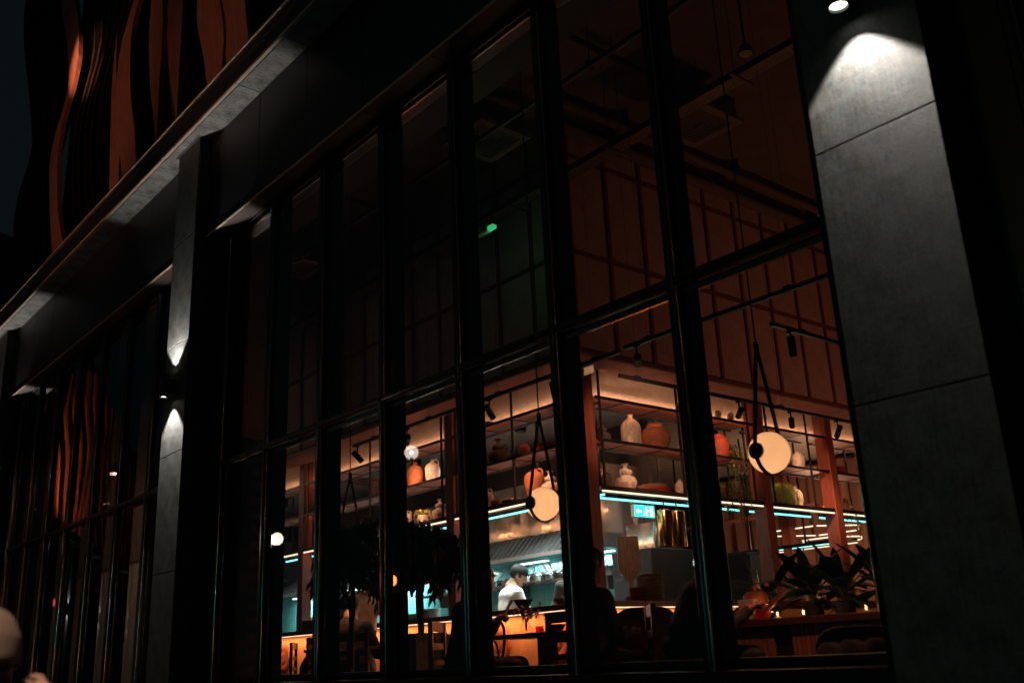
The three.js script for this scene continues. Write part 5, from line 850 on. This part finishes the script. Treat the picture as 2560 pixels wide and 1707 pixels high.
  // hands: palm, four fingers, thumb
  for (const [wr, d, s] of hands) {
    const q = new THREE.Quaternion().setFromUnitVectors(V(0, 0, 1), d), roll = new THREE.Quaternion().setFromAxisAngle(V(0, 0, 1), s * (o.roll ?? 0.4)), W = (x, y, z) => V(x, y, z).applyQuaternion(roll).applyQuaternion(q).add(wr), cu = o.curl ?? 0.55, Fb = [[W(-0.02, 0, 0.0), W(-0.022, 0, 0.075), 0.02, 0.016, SK], [W(0.02, 0, 0.0), W(0.02, 0, 0.075), 0.02, 0.016, SK]];
    [[-0.033, 0.032, 0.024], [-0.011, 0.04, 0.028], [0.011, 0.043, 0.03], [0.032, 0.038, 0.027]].forEach(([x, l1, l2]) => { const a = W(x, 0, 0.082), b = W(x * 1.05, -l1 * Math.sin(cu), 0.082 + l1 * Math.cos(cu)), c = W(x * 1.05, -l1 * Math.sin(cu) - l2 * Math.sin(cu * 2.2), 0.082 + l1 * Math.cos(cu) + l2 * Math.cos(cu * 2.2)); Fb.push([a, b, 0.0095, 0.0088, SK], [b, c, 0.0088, 0.0078, SK]); });
    Fb.push([W(s * 0.03, -0.004, 0.02), W(s * 0.056, -0.016, 0.05), 0.014, 0.011, SK], [W(s * 0.056, -0.016, 0.05), W(s * 0.058, -0.028, 0.08), 0.0105, 0.0085, SK]);
    geos.push(nets(field(Fb, 0.008), ...bounds(Fb, 0.012), 0.006, nearest(Fb)));
  }
  part(g, 'body', merge(geos), bodyMat);
  for (const s of [1, -1]) { const e = part(g, 'eye', new THREE.SphereGeometry(0.0125, 12, 8), S(0.5, 0.47, 0.44, 0.3)); e.position.copy(X(s * 0.033, 0.004, 0.082)); const ir = part(e, 'iris', new THREE.SphereGeometry(0.0068, 10, 6).translate(0, 0, 0.0075), S(0.02, 0.012, 0.008, 0.2)); ir.rotation.copy(R3); const br = part(g, 'eyebrow', rod([-0.017, 0, 0], [0.017, 0.002, 0], 0.0035, 6), M.black); br.position.copy(X(s * 0.034, 0.03, 0.094)); br.rotation.copy(R3); }
  if (o.hair) {
    const inv = new THREE.Quaternion().setFromEuler(R3).invert(), v = V(0, 0, 0), extra = (o.hairBones || []).map(b => [V(...b[0]), V(...b[1]), b[2], b[3]]);
    const sdf = (x, y, z) => { v.set(x - head.x, y - head.y, z - head.z).applyQuaternion(inv); const n = 0.004 * Math.sin(v.x * 190 + v.z * 60) * Math.sin(v.y * 50 + v.x * 30); let d = cap(v.x, v.y, v.z, { x: 0, y: 0.042, z: -0.024 }, { x: 0, y: 0.038, z: 0.006 }, 0.106, 0.098) + n; const cut = Math.min(v.z - 0.045 + (v.y > 0.07 ? -(v.y - 0.07) * 1.6 : 0), 0.03 - v.y + 0.06); d = Math.max(d, v.z - 0.05 - Math.max(0, v.y - 0.06) * 1.4); if (!o.longHair) d = Math.max(d, -0.075 - v.y - 0.3 * v.z); for (const b of extra) d = smin(d, cap(v.x, v.y, v.z, b[0], b[1], b[2], b[3]) + n, 0.03); return d; };
    const lo = [head.x - 0.24, head.y - 0.46, head.z - 0.26], hi = [head.x + 0.24, head.y + 0.2, head.z + 0.24]; part(g, 'hair', nets(sdf, lo, hi, 0.009), S(...o.hair, 0.6));
  }
  if (o.cap) { const c = new THREE.Group(); const cg = new THREE.SphereGeometry(0.112, 28, 14, 0, 6.3, 0, 1.62).scale(1, 0.95, 1.08).translate(0, 0.045, -0.012); const brim = new THREE.CylinderGeometry(0.085, 0.085, 0.006, 24, 1, false, -Math.PI / 2, Math.PI).scale(1, 1, 1.15).translate(0, 0.046, 0.085); const m = part(g, 'cap', merge([cg, brim]), S(...o.cap, 0.85)); m.position.copy(head); m.rotation.copy(R3); }
  if (o.beanie) { const m = part(g, 'knitted_hat', lathes([[0.116, -0.02], [0.121, 0.0], [0.118, 0.045], [0.112, 0.075], [0.09, 0.125], [0.05, 0.155], [0.001, 0.165]], 32), S(...o.beanie, 0.95, { bumpMap: rep(T.weave, 8, 4), bumpScale: 0.004 })); m.position.copy(X(0, 0.02, -0.012)); m.rotation.copy(R3); }
  if (o.scarf) { const m = part(g, 'scarf', tube([[0.09, 0, -0.06], [0, 0.02, -0.11], [-0.09, 0, -0.06], [-0.1, -0.02, 0.03], [0, -0.05, 0.09], [0.1, -0.02, 0.03]], 0.045, 10, 40, true), S(...o.scarf, 0.95)); m.position.copy(neck).add(V(0, 0.02, 0)); }
  if (o.apron) { part(g, 'apron', rbx(-0.17, 0.17, 0.5, 1.25, 0.128, 0.14, 0.004), S(...o.apron, 0.9)); }
  return g;
}
const F = (dx, dz) => Math.atan2(dx, dz); // yaw that faces a direction
person('cook in white shirt and dark cap bending over the stove', [-10.12, FLOOR, -3.86], F(0.25, -0.97), { top: [0.8, 0.79, 0.77], lean: 0.16, headPitch: 0.42, headYaw: -0.55, skin: [0.5, 0.3, 0.21], hair: [0.012, 0.01, 0.01], cap: [0.008, 0.01, 0.011], lh: V(0.16, 0.98, 0.42), rh: V(-0.16, 0.98, 0.42), wide: 1.08 });
person('cook in grey sleeves and dark apron right of the stove', [-8.86, FLOOR, -3.9], F(-0.8, -0.6), { top: [0.12, 0.11, 0.105], lean: 0.1, headPitch: 0.3, skin: [0.46, 0.26, 0.18], hair: [0.03, 0.014, 0.012], apron: [0.012, 0.012, 0.014], lh: V(0.2, 1.0, 0.38), rh: V(-0.2, 1.0, 0.38) });
person('cook in white bending low past the brick partition', [-16.2, FLOOR, -4.0], F(0.5, -0.86), { top: [0.74, 0.73, 0.7], lean: 0.75, headPitch: 0.2, hair: [0.012, 0.01, 0.01], lh: V(0.16, 0.7, 0.55), rh: V(-0.16, 0.7, 0.55) });
person('waiter in cream shirt leaning over the table behind the fig', [-10.75, FLOOR, -2.05], F(0.75, 0.1), { top: [0.66, 0.5, 0.38], lean: 0.42, headPitch: 0.15, skin: [0.5, 0.24, 0.14], hair: [0.02, 0.012, 0.01], lh: V(0.2, 0.9, 0.5), rh: V(-0.2, 0.9, 0.5) });
person('dark clothed diner hunched over the table with wine glasses', [-9.35, FLOOR, -1.05], F(-0.75, -0.5), { sit: true, top: [0.01, 0.01, 0.011], lean: 0.32, headPitch: 0.25, hair: [0.012, 0.009, 0.008], lh: V(0.2, 0.78, 0.4), rh: V(-0.2, 0.78, 0.4), wide: 1.1 });
person('dark clothed diner sitting at the counter past the partition', [-11.95, FLOOR, -2.05], F(0.6, -0.8), { sit: true, top: [0.01, 0.01, 0.012], lean: 0.5, headPitch: 0.3, hair: [0.012, 0.009, 0.008], lh: V(0.2, 0.85, 0.4), rh: V(-0.2, 0.85, 0.4) });
{
  const w = person('woman in dark striped jacket looking at a white phone', [-6.78, FLOOR, -0.62], F(0.62, -0.5), { sit: true, top: [0.03, 0.02, 0.018], lean: 0.12, headPitch: 0.45, skin: [0.46, 0.24, 0.16], hair: [0.02, 0.011, 0.009], hairBones: [[[0, 0.06, -0.1], [0, 0.02, -0.14], 0.05, 0.04]], lh: V(0.06, 0.84, 0.27), rh: V(-0.06, 0.84, 0.27), curl: 0.9 });
  const a = w.position, q = w.rotation.y, ph = thing('phone', 'white phone held by the woman in the striped jacket', 'phone', null, [a.x + 0.36 * Math.sin(q), FLOOR + 0.91, a.z + 0.36 * Math.cos(q)], q); const sc = part(ph, 'case', rbx(-0.037, 0.037, -0.02, 0.13, -0.004, 0.004, 0.003, 2), M.white); sc.rotation.x = 0.5; const s2 = part(ph, 'screen', bx(-0.033, 0.033, -0.014, 0.124, -0.0056, -0.0046), M.black); s2.rotation.x = 0.5;
  chair('dark wooden chair under the woman with the phone', -6.78, -0.62, F(0.62, -0.5), 'wooden');
}
person('dark silhouetted woman with a low ponytail', [-5.5, FLOOR, -0.82], F(0.1, -1), { sit: true, top: [0.009, 0.008, 0.009], lean: 0.05, headPitch: 0.05, hair: [0.009, 0.007, 0.007], longHair: true, hairBones: [[[0, 0.0, -0.1], [0, -0.1, -0.13], 0.045, 0.032], [[0, -0.1, -0.13], [0.01, -0.34, -0.13], 0.032, 0.018]], lh: V(0.08, 0.72, 0.32), rh: V(-0.08, 0.72, 0.32) });
person('dark silhouetted man hunched over the bar table', [-4.72, FLOOR, -0.98], F(0.66, -0.75), { sit: true, top: [0.008, 0.008, 0.009], lean: 0.34, headPitch: 0.1, skin: [0.36, 0.15, 0.1], hair: [0.008, 0.006, 0.006], hairBones: [[[0, 0.09, -0.02], [0, 0.1, 0.03], 0.06, 0.05]], lh: V(0.2, 0.8, 0.42), rh: V(-0.2, 0.8, 0.42), wide: 1.22 });
{ // coat thrown over a stool in front of the bar
  const g = thing('draped_coat', 'dark purple coat thrown over a stool before the bar', 'coat', null, [-3.4, FLOOR - 0.06, -0.98]);
  const bones = [[V(-0.14, 0.5, 0), V(0.14, 0.52, 0), 0.13, 0.12], [V(-0.16, 0.5, 0.02), V(-0.2, 0.25, 0.04), 0.09, 0.07], [V(0.15, 0.5, 0.03), V(0.21, 0.22, 0.06), 0.08, 0.06], [V(0, 0.5, 0.06), V(0.02, 0.2, 0.12), 0.09, 0.07]], fd = field(bones, 0.06);
  part(g, 'cloth', nets((x, y, z) => fd(x, y, z) + 0.012 * Math.sin(x * 38 + y * 9) + 0.006 * Math.sin(z * 60 + y * 22), ...bounds(bones, 0.04), 0.012), S(0.014, 0.008, 0.011, 0.95));
  const st = thing('stool', 'small dark stool under the thrown coat', 'stool', null, [-3.4, FLOOR, -0.98]); part(st, 'seat', lathe([[0.001, 0.36], [0.17, 0.36], [0.17, 0.4], [0.001, 0.4]], 20), M.woodDark); for (let i = 0; i < 4; i++) { const a = i * 1.571 + 0.8; part(st, 'leg', rod([0.19 * Math.cos(a), 0, 0.19 * Math.sin(a)], [0.12 * Math.cos(a), 0.36, 0.12 * Math.sin(a)], 0.014), M.woodDark); }
}
for (const [x, z, ry, l] of [[-9.35, -1.05, F(-0.75, -0.5), 'dark wooden chair under the hunched diner behind the fig'], [-11.95, -2.05, F(0.6, -0.8), 'dark wooden chair under the diner at the counter'], [-5.5, -0.82, F(0.1, -1), 'dark wooden chair under the woman with a ponytail'], [-4.72, -0.98, F(0.66, -0.75), 'dark wooden chair under the hunched man at the bar table']]) chair(l, x, z, ry, 'wooden');
// passer-by on the pavement
person('passer-by in a beige knitted hat and dark coat on the pavement', [-3.12, STREET + 0.12, 3.8], F(-0.95, 0.15), { top: [0.012, 0.013, 0.016], lean: 0.02, headPitch: 0.1, hair: [0.014, 0.01, 0.009], longHair: true, rh: V(-0.21, 1.52, 0.02), curl: 1.3, roll: 1.2, beanie: [0.5, 0.36, 0.28], stride: 0.2 }).scale.setScalar(0.94);
// ---------------------------------------------------------------- the wing of the same building that bends towards the street (mirrored in the glass)
{
  const A = V(-50.9, 0, 10.2), th = 0.4745, fr = { pos: [A.x, 0, A.z], ry: th };
  for (let m = 0; m < 3; m++) { const s = ['nearest', 'second', 'third'][m]; pillar({ pos: [A.x - m * 8.838 * Math.cos(th), 0, A.z + m * 8.838 * Math.sin(th) - PZ * 0], ry: th }, 0, s + ' lit pillar of the wing mirrored in the glass', 'lamp on the ' + s + ' mirrored pillar of the wing', 9); }
  const g = thing('side_wing', 'wing of the building with wavy copper ribbons, mirrored in the glass', 'building', null, [A.x, 0, A.z], th);
  part(g, 'wall', bx(-40, 21, STREET, 6.2, -6, -0.22), M.reveal); part(g, 'canopy', bx(-40, 21, SOFFIT, 6.66, -6, 0.45), M.fascia); part(g, 'upper_wall', bx(-37, 21, 6.67, 14.2, -6, -0.1), M.wallDark);
  for (let i = 0; i < 16; i++) part(g, 'window', bx(-38 + i * 3.6, -35 + i * 3.6, -0.1, 4.9, -0.218, -0.19), M.frame);
  for (let i = 0; i < 34; i++) { // lens-shaped copper ribbons in a travelling wave
    const x0 = -34 + i * 1.62, w = 0.22 + 0.2 * rnd(), p = i * 0.75, top = 12.6 + 2.6 * Math.sin(i * 0.4) * 0.5 + i * 0.04, c = y => x0 + 0.8 * Math.sin(y * 0.72 + p) + 0.2 * Math.sin(y * 1.9 + i), hw = y => w * (0.15 + 0.85 * Math.abs(Math.sin(y * 0.45 + p * 0.7)));
    part(g, 'copper_ribbon', ribbon(y => c(y) - hw(y), y => c(y) + hw(y), 6.67, top, 0.5, 0.08, 26), M.copper);
    part(g, 'slat', ribbon(y => c(y) + 0.45, y => c(y) + 1.2, 6.67, top + 0.5, 0.42, 0.08, 20), M.slat);
  }
  // floodlights on the canopy edge
  const f = thing('facade_floodlight', 'warm floodlight washing the ribbons of the mirrored wing', 'floodlight', null, [-44, 7.0, 9.5]); part(f, 'housing', rbx(-0.2, 0.2, -0.1, 0.1, -0.1, 0.1, 0.02), M.black); part(f, 'lens', bx(-0.17, 0.17, 0.101, 0.11, -0.08, 0.08), glow(1, 0.5, 0.22, 3)); part(f, 'bracket', bx(-0.03, 0.03, -0.35, -0.1, -0.03, 0.03), M.black); spot(f, C(1, 0.36, 0.15), 90, 1.25, [0, 0.13, 0], [-6, 4, -0.8], 0.6);
}
// warm floodlight at the canopy that grazes the ribbons above
{
  const f = thing('facade_floodlight', 'warm floodlight on the street pole aimed at the copper ribbons', 'floodlight', null, [-13.5, 5.4, 9.0]);
  part(f, 'housing', rbx(-0.16, 0.16, -0.1, 0.1, -0.08, 0.08, 0.02), M.black); part(f, 'lens', bx(-0.13, 0.13, -0.075, 0.075, -0.092, -0.081), glow(1, 0.55, 0.28, 3)); part(f, 'pole', rod([0, -0.1, 0.02], [0, STREET - 5.4, 0.02], 0.05, 14), M.steelBlack);
  spot(f, C(1, 0.45, 0.24), 44, 0.36, [0.05, 0, -0.1], [-1.2, 2.9, -8.5], 0.7); spot(f, C(1, 0.45, 0.24), 34, 0.26, [0.1, 0, -0.1], [3.6, 2.4, -8.6], 0.8);
  spot(f, C(1, 0.52, 0.3), 1100, 0.075, [0, 0, -0.1], [-2.3, 4.7, -8.5], 0.5);
}
// street lamps behind the camera, whose light glints on the window frames
function streetLamp(label, x, z, h, cd, col, heads, rad) {
  const g = thing('street_lamp', label, 'street lamp', 'street lamps across the road', [x, STREET, z]); part(g, 'post', rod([0, 0, 0], [0, h - 0.12, 0], 0.06, 14, 0.04), M.steelBlack); part(g, 'base', lathe([[0.001, 0], [0.16, 0], [0.12, 0.3], [0.06, 0.4]], 20), M.steelBlack);
  heads.forEach(dx => { part(g, 'globe', new THREE.SphereGeometry(rad > 30 ? 0.13 : 0.04, 24, 16).translate(dx, h, 0), glow(col.r, col.g, col.b, rad)); if (dx) part(g, 'arm', rod([0, h - 0.2, 0], [dx, h - 0.17, 0], 0.02), M.steelBlack); if (cd) point(g, col, cd, [dx, h, 0], 8); });
}
streetLamp('warm single globe street lamp across the road', -4, 14, 8.1, 0.4, C(1, 0.62, 0.25), [0], 40);
streetLamp('white double globe street lamp mirrored in the windows', -23.6, 7.3, 4.75, 0.6, C(1, 0.85, 0.7), [-0.2, 0.22], 28);
streetLamp('bright white single globe street lamp mirrored above the fig', -18.47, 8, 6.17, 0.4, C(1, 0.9, 0.78), [0], 28);
{
  const n = thing('light_panel', 'upright teal light panel across the road, glinting on the frames', 'sign', null, [-3, STREET, 14.5]); part(n, 'cabinet', rbx(-0.32, 0.32, 1.7, 3.9, -0.06, 0.06, 0.02), M.black); part(n, 'lit_face', bx(-0.28, 0.28, 1.75, 3.85, -0.072, -0.062), glow(0.1, 1, 0.95, 5)); part(n, 'post', rod([0, 0, 0], [0, 1.7, 0], 0.05), M.steelBlack); area(n, 0.56, 2.1, C(0.1, 1, 0.95), 0.5, [0, 2.8, -0.08], [-3, 1.2, 0]);
}
{
  const t = thing('traffic_light', 'traffic light showing red, mirrored in the windows', 'traffic light', null, [-27, STREET, 13.2]); part(t, 'post', rod([0, 0, 0], [0, 3.3, 0], 0.06, 12), M.steelBlack); part(t, 'signal_box', rbx(-0.19, 0.19, 3.3, 4.3, -0.14, 0.12, 0.03, 2), M.black);
  for (const [y, c] of [[4.1, 0], [3.8, 1], [3.5, 1]]) { part(t, 'lens', new THREE.CylinderGeometry(0.15, 0.15, 0.03, 20).rotateX(Math.PI / 2).translate(0, y, -0.155), c ? S(0.02, 0.02, 0.02, 0.3) : glow(1, 0.13, 0.03, 40)); }
  point(t, C(1, 0.08, 0.02), 0.6, [0, 4.1, -0.3], 4);
}
{ // tall mast with a narrow lamp over the pavement
  const g = thing('lamp_mast', 'tall lamp mast with a narrow beam over the pavement', 'street lamp', 'street lamps across the road', [-1.5, STREET + 0.12, 7.5]); part(g, 'post', rod([0, 0, 0], [0, 11.6, 0], 0.08, 14, 0.05), M.steelBlack); part(g, 'lamp_head', rbx(-0.15, 0.15, 11.6, 11.75, -0.35, 0.1, 0.02, 2), M.steelBlack); part(g, 'lens', bx(-0.1, 0.1, 11.585, 11.599, -0.3, 0.0), glow(1, 0.72, 0.5, 4)); spot(g, C(1, 0.72, 0.54), 360, 0.13, [0, 11.57, -0.2], [-1.62, 1.5, -3.7], 0.6);
}
// ---------------------------------------------------------------- lift everything so that the street is at 0, shadows on, draw
for (const o of scene.children) { o.position.y += EYE; if (o.isDirectionalLight) o.target.position.y += EYE; }
scene.traverse(o => { if (o.isMesh) { o.castShadow = true; o.receiveShadow = true; } if (o.isLight && o.shadow) { o.castShadow = true; } });
renderer.render(scene, camera);
